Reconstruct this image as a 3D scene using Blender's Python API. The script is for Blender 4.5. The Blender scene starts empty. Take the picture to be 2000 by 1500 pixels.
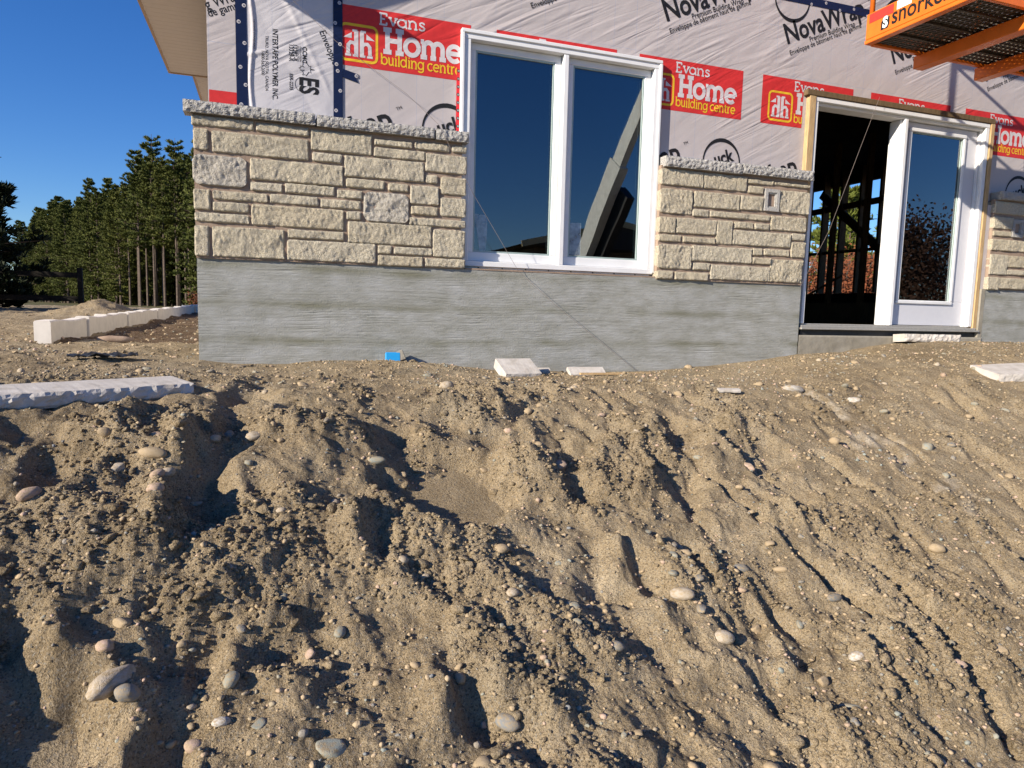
import bpy, math, random
import numpy as np
from mathutils import Vector, Matrix

# ================================================================ camera, sky, sun, exposure
sc = bpy.context.scene
col = sc.collection
R_ = math.radians
cam_d = bpy.data.cameras.new('camera'); cam = bpy.data.objects.new('camera', cam_d); col.objects.link(cam)
cam_d.sensor_width = 36; cam_d.lens = 24.12; cam_d.clip_end = 3000; cam_d.clip_start = .05
_yaw, _pit, _rol = R_(19.627), R_(6.1195), R_(1.3705)
_f = Vector((math.sin(_yaw) * math.cos(_pit), math.cos(_yaw) * math.cos(_pit), -math.sin(_pit)))
_r = Vector((math.cos(_yaw), -math.sin(_yaw), 0)); _u = _r.cross(_f)
_rr = _r * math.cos(_rol) + _u * math.sin(_rol); _uu = _u * math.cos(_rol) - _r * math.sin(_rol)
cam.matrix_world = Matrix(((_rr.x, _uu.x, -_f.x, .4535), (_rr.y, _uu.y, -_f.y, -5.1977), (_rr.z, _uu.z, -_f.z, .3929), (0, 0, 0, 1)))
sc.camera = cam

SUN_AZ, SUN_EL = R_(69), R_(23.5)      # azimuth measured from the wall's outward normal towards the left
sun_to = Vector((-math.sin(SUN_AZ) * math.cos(SUN_EL), -math.cos(SUN_AZ) * math.cos(SUN_EL), math.sin(SUN_EL)))
world = bpy.data.worlds.new('World'); sc.world = world; world.use_nodes = True
wn = world.node_tree; wn.nodes.clear()
sky = wn.nodes.new('ShaderNodeTexSky'); sky.sky_type = 'NISHITA'; sky.sun_disc = False
sky.sun_elevation = SUN_EL
sky.sun_rotation = math.atan2(sun_to.x, sun_to.y)
sky.altitude = 200; sky.air_density = 1.0; sky.dust_density = .0; sky.ozone_density = 6.0
bg = wn.nodes.new('ShaderNodeBackground'); bg.inputs[1].default_value = .098
wo = wn.nodes.new('ShaderNodeOutputWorld')
hsv = wn.nodes.new('ShaderNodeHueSaturation'); hsv.inputs['Hue'].default_value = .512; hsv.inputs['Saturation'].default_value = 1.18; hsv.inputs['Value'].default_value = .95
wn.links.new(sky.outputs[0], hsv.inputs['Color']); wn.links.new(hsv.outputs[0], bg.inputs[0]); wn.links.new(bg.outputs[0], wo.inputs[0])
sun_d = bpy.data.lights.new('sun', 'SUN'); sun_d.energy = 5.0; sun_d.angle = R_(.53); sun_d.color = (1, .90, .76)
sun = bpy.data.objects.new('sun', sun_d); col.objects.link(sun)
sun.rotation_euler = (-sun_to).to_track_quat('-Z', 'Y').to_euler(); sun.location = sun_to * 60
vs = sc.view_settings; vs.view_transform = 'Standard'; vs.look = 'None'; vs.exposure = .7; vs.gamma = 1; vs.use_curve_mapping = False
sc.cycles.max_bounces = 5; sc.cycles.diffuse_bounces = 2; sc.cycles.glossy_bounces = 3; sc.cycles.transmission_bounces = 4; sc.cycles.transparent_max_bounces = 8

# ================================================================ helpers
def tag(o, label=None, cat=None, group=None, kind=None):
    for k, v in (('label', label), ('category', cat), ('group', group), ('kind', kind)):
        if v: o[k] = v
    return o
def empty(name, loc=(0, 0, 0), rz=0):
    o = bpy.data.objects.new(name, None); col.objects.link(o); o.location = loc; o.rotation_euler.z = rz
    o.empty_display_size = .1
    return o
def link(name, me, parent=None):
    o = bpy.data.objects.new(name, me); col.objects.link(o); o.parent = parent
    return o
class MB:
    """collects faces; build() links them as one mesh object"""
    def __init__(s): s.v = []; s.f = []; s.m = []
    def add(s, vs, fs, m=0):
        n = len(s.v); s.v.extend(tuple(p) for p in vs); s.f.extend(tuple(i + n for i in f) for f in fs); s.m.extend([m] * len(fs)); return s
    def box(s, a, b, m=0, M=None):
        x0, y0, z0 = a; x1, y1, z1 = b
        vs = [(x0, y0, z0), (x1, y0, z0), (x1, y1, z0), (x0, y1, z0), (x0, y0, z1), (x1, y0, z1), (x1, y1, z1), (x0, y1, z1)]
        if M is not None: vs = [tuple(M @ Vector(p)) for p in vs]
        return s.add(vs, [(3, 2, 1, 0), (4, 5, 6, 7), (0, 1, 5, 4), (1, 2, 6, 5), (2, 3, 7, 6), (3, 0, 4, 7)], m)
    def cbox(s, a, b, c=.004, m=0, M=None):
        """box with chamfered edges"""
        x0, y0, z0 = a; x1, y1, z1 = b; vs = []; idx = {}
        for i, X in enumerate((x0, x1)):
            for j, Y in enumerate((y0, y1)):
                for k, Z in enumerate((z0, z1)):
                    sx, sy, sz = (1, -1)[i], (1, -1)[j], (1, -1)[k]
                    for ax in range(3):
                        p = [X + sx * c, Y + sy * c, Z + sz * c]; p[ax] = (X, Y, Z)[ax]
                        idx[i, j, k, ax] = len(vs); vs.append(tuple(p))
        fs = []
        for ax in range(3):
            o1, o2 = (ax + 1) % 3, (ax + 2) % 3
            for sgn in (0, 1):
                q = []
                for a_, b_ in ((0, 0), (1, 0), (1, 1), (0, 1)):
                    t = [0, 0, 0]; t[ax] = sgn; t[o1] = a_; t[o2] = b_; q.append(idx[(*t, ax)])
                fs.append(tuple(q) if sgn else tuple(reversed(q)))
            for a_ in (0, 1):
                for b_ in (0, 1):
                    t0 = [0, 0, 0]; t0[o1] = a_; t0[o2] = b_; t1 = list(t0); t1[ax] = 1
                    q = (idx[(*t0, o1)], idx[(*t1, o1)], idx[(*t1, o2)], idx[(*t0, o2)])
                    fs.append(q if (a_ == b_) else tuple(reversed(q)))
        for i in (0, 1):
            for j in (0, 1):
                for k in (0, 1):
                    q = tuple(idx[i, j, k, a_] for a_ in range(3)); fs.append(q if (i + j + k) % 2 else tuple(reversed(q)))
        if M is not None: vs = [tuple(M @ Vector(p)) for p in vs]
        return s.add(vs, fs, m)
    def tube(s, pts, r, n=6, m=0, cap=True):
        pts = [Vector(p) for p in pts]; rs = r if isinstance(r, (list, tuple)) else [r] * len(pts); vs = []; fs = []
        for i, p in enumerate(pts):
            d = (pts[min(i + 1, len(pts) - 1)] - pts[max(i - 1, 0)]).normalized()
            a = d.orthogonal().normalized() if i == 0 else (a - d * a.dot(d)).normalized()
            b = d.cross(a)
            for k in range(n):
                t = 2 * math.pi * k / n; vs.append(p + (a * math.cos(t) + b * math.sin(t)) * rs[i])
        for i in range(len(pts) - 1):
            for k in range(n): fs.append((i * n + k, i * n + (k + 1) % n, (i + 1) * n + (k + 1) % n, (i + 1) * n + k))
        if cap: fs.append(tuple(range(n - 1, -1, -1))); fs.append(tuple((len(pts) - 1) * n + k for k in range(n)))
        return s.add(vs, fs, m)
    def bar(s, p, q, w, h, m=0):
        """rectangular bar from p to q"""
        p, q = Vector(p), Vector(q); d = (q - p).normalized(); up = Vector((0, 0, 1)) if abs(d.z) < .95 else Vector((0, 1, 0))
        a = d.cross(up).normalized() * w / 2; b = a.normalized().cross(d) * h / 2
        vs = [p - a - b, p + a - b, p + a + b, p - a + b, q - a - b, q + a - b, q + a + b, q - a + b]
        return s.add(vs, [(0, 1, 2, 3), (7, 6, 5, 4), (4, 5, 1, 0), (5, 6, 2, 1), (6, 7, 3, 2), (7, 4, 0, 3)], m)
    def build(s, name, mats, parent=None, smooth=False):
        me = bpy.data.meshes.new(name); me.from_pydata(s.v, [], s.f)
        for m in (mats if isinstance(mats, (list, tuple)) else [mats]): me.materials.append(m)
        if any(s.m): me.polygons.foreach_set('material_index', s.m)
        if smooth: me.polygons.foreach_set('use_smooth', [True] * len(s.f))
        me.update()
        return link(name, me, parent)
def np_mesh(name, V, Fq, mats, parent=None, smooth=True, mi=None):
    """fast mesh from numpy arrays (all faces the same size)"""
    me = bpy.data.meshes.new(name); n = Fq.shape[1]
    me.vertices.add(len(V)); me.vertices.foreach_set('co', np.ascontiguousarray(V, np.float32).ravel())
    me.loops.add(Fq.size); me.loops.foreach_set('vertex_index', np.ascontiguousarray(Fq, np.int32).ravel())
    me.polygons.add(len(Fq)); me.polygons.foreach_set('loop_start', np.arange(0, Fq.size, n, dtype=np.int32))
    for m in (mats if isinstance(mats, (list, tuple)) else [mats]): me.materials.append(m)
    if mi is not None: me.polygons.foreach_set('material_index', np.ascontiguousarray(mi, np.int32))
    me.polygons.foreach_set('use_smooth', np.full(len(Fq), smooth))
    me.update(calc_edges=True)
    return link(name, me, parent)
def grid_faces(nr, nc):
    i = np.arange(nr - 1)[:, None] * nc + np.arange(nc - 1)[None, :]
    return np.stack([i, i + 1, i + nc + 1, i + nc], -1).reshape(-1, 4)

# ================================================================ materials
class NT:
    def __init__(s, name):
        s.m = bpy.data.materials.new(name); s.m.use_nodes = True; s.t = s.m.node_tree; s.t.nodes.clear()
        s.out = s.n('ShaderNodeOutputMaterial'); s.p = s.n('ShaderNodeBsdfPrincipled'); s.l(s.p.outputs[0], s.out.inputs[0])
        s.pos = s.n('ShaderNodeNewGeometry').outputs['Position']
    def n(s, k, **kw):
        q = s.t.nodes.new(k)
        for a, b in kw.items(): setattr(q, a, b)
        return q
    def l(s, a, b): s.t.links.new(a, b)
    def obj(s): return s.n('ShaderNodeTexCoord').outputs['Object']
    def scl(s, v, sc_, rot=(0, 0, 0)):
        if any(rot):
            q = s.n('ShaderNodeMapping'); q.inputs['Rotation'].default_value = rot; s.l(v, q.inputs[0]); v = q.outputs[0]
        q = s.n('ShaderNodeMapping'); q.inputs['Scale'].default_value = sc_; s.l(v, q.inputs[0]); return q.outputs[0]
    def noise(s, v, scale, detail=3, rough=.55, dist=0):
        q = s.n('ShaderNodeTexNoise'); q.inputs['Scale'].default_value = scale; q.inputs['Detail'].default_value = detail
        q.inputs['Roughness'].default_value = rough; q.inputs['Distortion'].default_value = dist; s.l(v, q.inputs['Vector']); return q.outputs[0]
    def voro(s, v, scale, feat='F1', out='Distance'):
        q = s.n('ShaderNodeTexVoronoi', feature=feat); q.inputs['Scale'].default_value = scale; s.l(v, q.inputs['Vector']); return q.outputs[out]
    def math(s, op, a, b=None, clamp=False):
        q = s.n('ShaderNodeMath', operation=op, use_clamp=clamp)
        for i, x in enumerate((a, b)):
            if x is None: continue
            if isinstance(x, (int, float)): q.inputs[i].default_value = x
            else: s.l(x, q.inputs[i])
        return q.outputs[0]
    def ramp(s, v, stops):
        q = s.n('ShaderNodeValToRGB'); e = q.color_ramp.elements
        while len(e) < len(stops): e.new(.5)
        for i, (p, c) in enumerate(stops): e[i].position = p; e[i].color = (*c, 1) if len(c) == 3 else c
        s.l(v, q.inputs[0]); return q.outputs[0]
    def mix(s, fac, a, b, mode='MIX'):
        q = s.n('ShaderNodeMix', data_type='RGBA', blend_type=mode)
        for sk, x in ((q.inputs[0], fac), (q.inputs[6], a), (q.inputs[7], b)):
            if isinstance(x, (int, float)): sk.default_value = x
            elif isinstance(x, tuple): sk.default_value = (*x, 1)
            else: s.l(x, sk)
        return q.outputs[2]
    def sep(s, v):
        q = s.n('ShaderNodeSeparateXYZ'); s.l(v, q.inputs[0]); return q.outputs
    def bump(s, h, strength=.5, dist=.01, chain=None):
        q = s.n('ShaderNodeBump'); q.inputs['Strength'].default_value = strength; q.inputs['Distance'].default_value = dist
        s.l(h, q.inputs['Height'])
        if chain is not None: s.l(chain, q.inputs['Normal'])
        return q.outputs[0]
    def fin(s, color=None, rough=.8, normal=None, spec=.3, metal=0):
        if color is not None:
            if isinstance(color, tuple): s.p.inputs['Base Color'].default_value = (*color, 1)
            else: s.l(color, s.p.inputs['Base Color'])
        if isinstance(rough, (int, float)): s.p.inputs['Roughness'].default_value = rough
        else: s.l(rough, s.p.inputs['Roughness'])
        s.p.inputs['Specular IOR Level'].default_value = spec; s.p.inputs['Metallic'].default_value = metal
        if normal is not None: s.l(normal, s.p.inputs['Normal'])
        return s.m
def simple(name, c, rough=.6, spec=.3, var=.12, scale=25, bump=.0, metal=0):
    """plain paint/plastic/metal with slight mottling"""
    t = NT(name); o = t.pos
    k = t.noise(o, scale, 4)
    a = tuple(min(1, x * (1 - var)) for x in c); b = tuple(min(1, x * (1 + var)) for x in c)
    cc = t.ramp(k, [(.3, a), (.7, b)])
    nb = t.bump(t.noise(o, scale * 4, 3), bump, .004) if bump else None
    return t.fin(cc, rough, nb, spec, metal)
MAT = {}
def wrap_normal(t):
    # creases and slack of the sheet, shared by the sheet and everything printed on it
    a = t.noise(t.scl(t.pos, (2.6, 1, .7), (0, R_(-50), 0)), 2.0, 3, .5, .5)
    b = t.noise(t.scl(t.pos, (4.2, 1, .45), (0, R_(-62), 0)), 2.2, 2, .5, .9)
    c = t.noise(t.pos, 60, 3)
    r = t.math('ABSOLUTE', t.math('SUBTRACT', b, .5))
    mask = t.math('MULTIPLY', t.math('SUBTRACT', t.noise(t.pos, 1.0, 2), .45), 5.0, True)
    n = t.bump(a, .15, .045); n = t.bump(t.math('MULTIPLY', r, mask), .50, .06, n); return t.bump(c, .10, .003, n)
def m_wrap(name, base, lines=True):
    t = NT(name); x, y, z = t.sep(t.pos)
    c = t.ramp(t.noise(t.pos, 7, 5, .65), [(.3, tuple(k * .93 for k in base)), (.7, base)])
    c = t.mix(t.math('MULTIPLY', t.noise(t.pos, 180, 2), .25), c, (.5, .46, .45))
    if lines:
        def ln(v, per, off, w):
            q = t.math('FRACT', t.math('DIVIDE', t.math('ADD', v, off), per)); q = t.math('ABSOLUTE', t.math('SUBTRACT', q, .5))
            return t.math('LESS_THAN', q, w / per)
        zrow = t.math('FLOOR', t.math('DIVIDE', z, .406)); xo = t.math('ADD', x, t.math('MULTIPLY', zrow, .203))
        g = t.math('MAXIMUM', ln(xo, .203, 0, .0022), ln(z, .406, .08, .0025))
        g = t.math('MULTIPLY', g, t.math('MULTIPLY', t.noise(t.pos, 1.7, 2), .9), True)
        c = t.mix(g, c, (.33, .36, .46))
    return t.fin(c, .62, wrap_normal(t), .25)
def m_print(name, c, rough=.6):
    t = NT(name); cc = t.ramp(t.noise(t.pos, 30, 4), [(.25, tuple(k * .86 for k in c)), (.75, c)])
    return t.fin(cc, rough, wrap_normal(t), .25)
MAT['wrap'] = m_wrap('house wrap', (.50, .45, .44))
MAT['wrap_shiny'] = m_wrap('house wrap reverse', (.56, .54, .56))
MAT['p_red'] = m_print('print red', (.62, .035, .035)); MAT['p_white'] = m_print('print white', (.64, .60, .61))
MAT['p_yellow'] = m_print('print yellow', (.80, .50, .03)); MAT['p_black'] = m_print('print black', (.016, .016, .018))
MAT['tape'] = m_print('navy seam tape', (.010, .017, .055), .38); MAT['redtape'] = m_print('red sheathing tape', (.65, .03, .04), .35)

def m_stone(name, c0, c1, amt=1.0):
    t = NT(name); o = t.pos
    inf = t.n('ShaderNodeObjectInfo').outputs['Random']
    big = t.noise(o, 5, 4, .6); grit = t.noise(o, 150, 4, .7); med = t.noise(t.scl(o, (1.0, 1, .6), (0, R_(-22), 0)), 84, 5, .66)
    c = t.mix(t.math('MULTIPLY', t.math('ADD', t.math('MULTIPLY', big, .7), inf), .60, True), c0, c1)
    c = t.mix(t.math('MULTIPLY', t.math('FRACT', t.math('MULTIPLY', inf, 7.31)), .45), c, tuple(k * f for k, f in zip(c1, (.93, .94, .98))))
    c = t.mix(t.math('MULTIPLY', t.math('SUBTRACT', .55, t.math('ADD', t.math('MULTIPLY', grit, .5), t.math('MULTIPLY', med, .5))), 1.5, True), c, tuple(k * .48 for k in c0))  # low grain darkened in colour, standing in for grazing-light shade in the pits
    c = t.mix(t.math('MULTIPLY', t.math('FRACT', t.math('MULTIPLY', inf, 3.77)), .30), c, tuple(k * .70 for k in c0))
    n = t.bump(med, 1.0 * amt, .032); n = t.bump(grit, 1.0 * amt, .013, n)
    return t.fin(c, .95, n, .12)
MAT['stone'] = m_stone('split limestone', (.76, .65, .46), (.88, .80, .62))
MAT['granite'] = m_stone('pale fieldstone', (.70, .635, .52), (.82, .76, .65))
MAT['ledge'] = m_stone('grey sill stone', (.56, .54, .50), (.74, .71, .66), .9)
t = NT('cast stone'); MAT['cast'] = t.fin(t.ramp(t.noise(t.pos, 14, 5), [(.3, (.42, .375, .32)), (.42, (.50, .46, .41)), (.7, (.60, .56, .51))]), .9, t.bump(t.noise(t.pos, 120, 3), .35, .004), .15)
t = NT('mortar'); MAT['mortar'] = t.fin(t.ramp(t.noise(t.pos, 9, 4), [(.3, (.27, .195, .145)), (.7, (.38, .285, .215))]), .95, t.bump(t.noise(t.pos, 90, 4), .5, .006), .1)
# parging
t = NT('parging'); x, y, z = t.sep(t.pos)
wv = t.math('ADD', z, t.math('MULTIPLY', t.noise(t.scl(t.pos, (.8, 1, .3)), 1.3, 2), .07))
bands = t.math('ABSOLUTE', t.math('SUBTRACT', t.math('FRACT', t.math('DIVIDE', t.math('SUBTRACT', wv, .04), .262)), .5))
bm = t.math('MULTIPLY', t.math('SUBTRACT', .17, bands), 6.0, True)
bm = t.math('MULTIPLY', bm, t.math('MULTIPLY', t.math('SUBTRACT', t.noise(t.scl(t.pos, (1, 1, .4)), 2.2, 3), .30), 2.6, True), True)
c = t.ramp(t.noise(t.scl(t.pos, (1, 1, 2.2)), 4.5, 5, .62), [(.30, (.262, .262, .226)), (.50, (.330, .331, .303)), (.68, (.390, .394, .378))])
c = t.mix(t.math('MULTIPLY', bm, .95), c, (.185, .182, .128))
st = t.noise(t.scl(t.pos, (4, 1, 34)), 2.2, 5, .72, .4)
c = t.mix(t.math('MULTIPLY', t.math('SUBTRACT', .44, st), .25, True), c, (.21, .205, .185))
n = t.bump(st, .22, .006); n = t.bump(t.noise(t.pos, 90, 5, .75), .7, .005, n)
MAT['parge'] = t.fin(c, .9, n, .2)
t = NT('rough concrete'); MAT['concrete'] = t.fin(t.ramp(t.noise(t.pos, 8, 5), [(.3, (.25, .225, .175)), (.7, (.35, .32, .26))]), .95, t.bump(t.noise(t.pos, 60, 4), .5, .006), .15)
MAT['vinyl'] = simple('white vinyl', (.77, .77, .765), .4, .4, .05, 7)
MAT['door_white'] = simple('primed white door', (.62, .62, .65), .45, .4, .02)
MAT['bead'] = simple('grey glazing spacer', (.34, .42, .40), .4, .4, .05)
MAT['soffit'] = simple('beige vinyl soffit', (.47, .40, .325), .6, .25, .03)
MAT['fascia'] = simple('tan metal fascia', (.34, .23, .14), .5, .35, .04)
MAT['roofing'] = simple('dark shingle', (.05, .045, .04), .9, .2, .2, 60, .4)
def m_wood(name, c0, c1):
    t = NT(name); g = t.noise(t.scl(t.pos, (9, 9, 1.2)), 6, 5, .6, .8)
    return t.fin(t.ramp(g, [(.3, c0), (.7, c1)]), .85, t.bump(g, .4, .004), .2)
MAT['wood'] = m_wood('weathered pine strip', (.36, .24, .12), (.60, .42, .22))
MAT['wood_dark'] = m_wood('weathered grey strip', (.10, .068, .036), (.19, .13, .07))
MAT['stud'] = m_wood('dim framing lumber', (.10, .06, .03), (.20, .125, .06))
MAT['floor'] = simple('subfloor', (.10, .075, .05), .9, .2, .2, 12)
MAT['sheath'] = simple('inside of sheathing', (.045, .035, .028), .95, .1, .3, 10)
MAT['threshold'] = simple('door sill metal', (.42, .40, .36), .4, .5, .1, 40, 0, .3)
def m_glass(name, tint):
    t = NT(name); t.t.nodes.remove(t.p)
    tr = t.n('ShaderNodeBsdfTransparent'); tr.inputs[0].default_value = (*tint, 1)
    gl = t.n('ShaderNodeBsdfGlossy'); gl.inputs['Roughness'].default_value = 0.0; gl.inputs[0].default_value = (.92, .93, .94, 1)
    fr = t.n('ShaderNodeFresnel'); fr.inputs[0].default_value = 1.75
    wob = t.bump(t.noise(t.pos, 1.6, 1), .02, .05); t.l(wob, gl.inputs['Normal'])
    mx = t.n('ShaderNodeMixShader'); t.l(t.math('MULTIPLY', fr.outputs[0], 2.3, True), mx.inputs[0]); t.l(tr.outputs[0], mx.inputs[1]); t.l(gl.outputs[0], mx.inputs[2]); t.l(mx.outputs[0], t.out.inputs[0])
    return t.m
MAT['glass'] = m_glass('low-e window glass', (.30, .36, .38))
MAT['blue'] = simple('bright blue plastic', (.02, .28, .62), .4, .4, .04)
MAT['rag'] = simple('dark torn plastic', (.03, .032, .036), .35, .5, .4, 20, .3)
MAT['string'] = simple('pink mason line', (.26, .21, .19), .8, .2, .1, 80)
MAT['orange'] = simple('orange lift paint', (.72, .16, .015), .38, .45, .08, 12, .05)
MAT['lift_white'] = simple('off-white lift paint', (.74, .74, .66), .4, .45, .1, 8)
MAT['lift_dark'] = simple('dark lift steel', (.03, .03, .03), .5, .4, .2, 12)
MAT['tyre'] = simple('tyre rubber', (.02, .02, .02), .85, .2, .2)
MAT['mesh_steel'] = simple('grimy expanded steel', (.07, .058, .045), .6, .4, .35, 30, .4, .5)
MAT['sticker_red'] = simple('red warning strip', (.62, .04, .03), .4, .4, .04)
MAT['ink'] = simple('black ink', (.012, .012, .014), .5, .3, .05)
MAT['sticker_white'] = simple('white decal', (.8, .8, .8), .45, .3, .04)
def m_soil(name, c0, c1, c2, stain=False):
    t = NT(name); o = t.pos
    big = t.noise(o, .8, 4, .6); med = t.noise(o, 7, 6, .68); grit = t.noise(o, 130, 3, .75)
    c = t.ramp(t.math('ADD', t.math('MULTIPLY', big, .5), t.math('MULTIPLY', med, .5)), [(.36, c0), (.50, c1), (.64, c2)])
    damp = t.math('MULTIPLY', t.math('SUBTRACT', t.noise(o, 1.7, 5, .7), .52), 5.0, True)
    c = t.mix(t.math('MULTIPLY', damp, .55), c, tuple(k * f for k, f in zip(c0, (.80, .86, .95))))
    vc = t.n('ShaderNodeTexVoronoi', feature='F1'); vc.inputs['Scale'].default_value = 210; t.l(o, vc.inputs['Vector'])
    hs = t.sep(vc.outputs['Color'])
    c = t.mix(t.math('MULTIPLY', t.math('GREATER_THAN', hs[0], .86), .40), c, (.52, .44, .32))
    c = t.mix(t.math('MULTIPLY', t.math('GREATER_THAN', hs[1], .82), .60), c, (.12, .092, .058))
    c = t.mix(t.math('MULTIPLY', t.math('GREATER_THAN', hs[2], .93), .45), c, (.27, .27, .25))
    c = t.mix(t.math('MULTIPLY', t.math('SUBTRACT', .50, grit), 1.8, True), c, tuple(k * .6 for k in c0))
    sx, sy, sz = t.sep(o)
    if stain:   # pale stone dust spilled down the bank
        off = t.math('SUBTRACT', sx, t.math('ADD', 4.02, t.math('MULTIPLY', t.math('SUBTRACT', t.noise(o, 3, 3), .5), .7)))
        k = t.math('SUBTRACT', 1.0, t.math('DIVIDE', t.math('ABSOLUTE', off), .13)); k = t.math('MULTIPLY', k, t.math('MULTIPLY', t.math('GREATER_THAN', sy, -2.8), t.math('LESS_THAN', sy, -1.2)))
        k = t.math('MULTIPLY', t.math('MULTIPLY', k, t.math('MULTIPLY', t.math('SUBTRACT', t.noise(o, 7, 4), .42), 5.0, True), True), .42, True)
        c = t.mix(k, c, (.62, .57, .49))
    n = t.bump(t.noise(o, 55, 5, .74), .95, .024); n = t.bump(vc.outputs['Distance'], .55, .006, n); n = t.bump(grit, .6, .006, n)
    return t.fin(c, .97, n, .08)
MAT['soil'] = m_soil('sandy fill', (.255, .191, .112), (.405, .312, .191), (.52, .42, .277), True)
MAT['bed'] = m_soil('dark brown bed soil', (.10, .062, .036), (.15, .095, .055), (.20, .135, .08))
def m_pebble(name, c):
    t = NT(name); o = t.obj(); k = t.noise(o, 6, 4)
    inf = t.n('ShaderNodeObjectInfo').outputs['Random']
    cc = t.mix(t.math('MULTIPLY', t.math('ADD', k, inf), .5), tuple(x * .72 for x in c), tuple(min(1, x * 1.2) for x in c))
    cc = t.mix(t.math('MULTIPLY', t.math('SUBTRACT', t.noise(o, 2.2, 4, .7), .40), 4, True), cc, (.37, .28, .165))
    return t.fin(cc, .85, t.bump(t.noise(o, 14, 4), .35, .1), .2)
PEB = {'P': (.50, .43, .34), 'G': (.22, .225, .22), 'T': (.44, .34, .22), 'K': (.50, .36, .28), 'W': (.60, .56, .50), 'V': (.27, .29, .255), 'C': (.52, .49, .44)}
for k, c in PEB.items(): MAT['peb' + k] = m_pebble('pebble ' + k, c)
def m_leaf(name, c0, c1):
    t = NT(name); k = t.noise(t.obj(), .9, 3); inf = t.n('ShaderNodeObjectInfo').outputs['Random']
    cc = t.mix(t.math('ADD', t.math('MULTIPLY', k, .75), t.math('MULTIPLY', inf, .25)), c0, c1)
    m = t.fin(cc, .7, None, .2); t.p.inputs['Subsurface Weight'].default_value = 0
    return m
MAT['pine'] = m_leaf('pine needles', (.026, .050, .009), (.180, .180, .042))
MAT['pine_dark'] = m_leaf('shaded pine needles', (.006, .012, .005), (.020, .030, .010))  # shade on the near left pines put into the needle colour
MAT['cedar'] = m_leaf('cedar foliage', (.06, .09, .014), (.15, .165, .03))
MAT['rust'] = m_leaf('rust leaves', (.12, .032, .012), (.27, .095, .04))
MAT['dark_leaf'] = m_leaf('dark bronze leaves', (.03, .02, .012), (.10, .05, .03))
MAT['bark'] = simple('pine bark', (.13, .10, .08), .95, .1, .35, 6, .5)
MAT['block'] = simple('pale moulded stone', (.74, .69, .62), .9, .15, .08, 9, .3)
MAT['bark_dark'] = simple('shaded bark', (.03, .022, .018), .95, .1, .3, 6, .5)  # bark of the same pines, their shade put into the colour
MAT['fence'] = simple('dark fence boards', (.018, .015, .012), .8, .2, .3)
MAT['asphalt'] = simple('asphalt', (.10, .10, .10), .9, .2, .15, 8)
MAT['grass'] = simple('rough dry grass', (.11, .10, .045), .95, .1, .35, 1.5)
MAT['siding'] = simple('brown siding', (.16, .13, .10), .8, .2, .1, 3)
MAT['trim'] = simple('cream trim', (.55, .46, .26), .6, .3, .05)
# ---------------------------------------------------------------- terrain heights (metres; x along wall, y into the house, z up)
_rng = np.random.RandomState(7)
_P = np.concatenate([_rng.permutation(256)] * 2)
_G = np.stack([np.cos(np.arange(256) * 2 * np.pi / 256), np.sin(np.arange(256) * 2 * np.pi / 256)], 1)
def pn(x, y, seed=0):
    """2-D gradient noise, about -0.7..0.7"""
    x = np.asarray(x, float) + seed * 17.31; y = np.asarray(y, float) - seed * 9.77
    xi = np.floor(x).astype(int); yi = np.floor(y).astype(int)
    xf = x - xi; yf = y - yi; xi &= 255; yi &= 255
    u = xf * xf * xf * (xf * (xf * 6 - 15) + 10); v = yf * yf * yf * (yf * (yf * 6 - 15) + 10)
    def g(ix, iy, dx, dy):
        h = _P[_P[ix & 255] + (iy & 255)]; return _G[h, 0] * dx + _G[h, 1] * dy
    a = g(xi, yi, xf, yf); b = g(xi + 1, yi, xf - 1, yf); c = g(xi, yi + 1, xf, yf - 1); d = g(xi + 1, yi + 1, xf - 1, yf - 1)
    return (a + u * (b - a)) * (1 - v) + (c + u * (d - c)) * v
def sstep(a, b, t):
    t = np.clip((t - a) / (b - a), 0, 1); return t * t * (3 - 2 * t)
GLX = [-9, -1.5, 0, .27, .58, .86, 1.31, 1.67, 2.13, 2.75, 3.48, 3.89, 4.26, 4.71, 5.15, 5.67, 6.05, 6.45, 7.15, 7.9, 9, 14]
GLZ = [.02, .0, 0, -.033, -.034, -.005, -.014, -.038, -.081, -.106, -.112, -.083, -.053, -.012, .045, .066, .127, .17, .186, .18, .16, .15]
def base(x, y):
    x = np.asarray(x, float); y = np.asarray(y, float)
    dist = np.maximum(-y, 0)
    zb = np.interp(x, GLX, GLZ)
    zw = np.interp(x, [-6, 0, 2, 4, 6, 9], [-.02, -.04, -.09, -.07, .06, .12])
    f = sstep(0.1, 1.5, dist)
    z = zb * (1 - f) + zw * f - .02 * dist
    c = np.interp(x, [-4, -1, 0, 1.5, 3, 5, 8], [2.3, 2.15, 1.7, 1.45, 1.35, 1.3, 1.3])
    w = .16
    s = (dist - c) / w
    sp = w * np.where(s > 20, s, np.log1p(np.exp(np.minimum(s, 20))))
    drop = .40 * sp
    drop = np.where(drop > 1.15, 1.15 + .25 * (1 - np.exp(-(drop - 1.15) / .25)), drop)
    z = z - drop
    # yard beyond the corner
    z = z + np.where(y > 0, .012 * np.minimum(y, 12) + .0 * y, 0)
    return z
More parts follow.
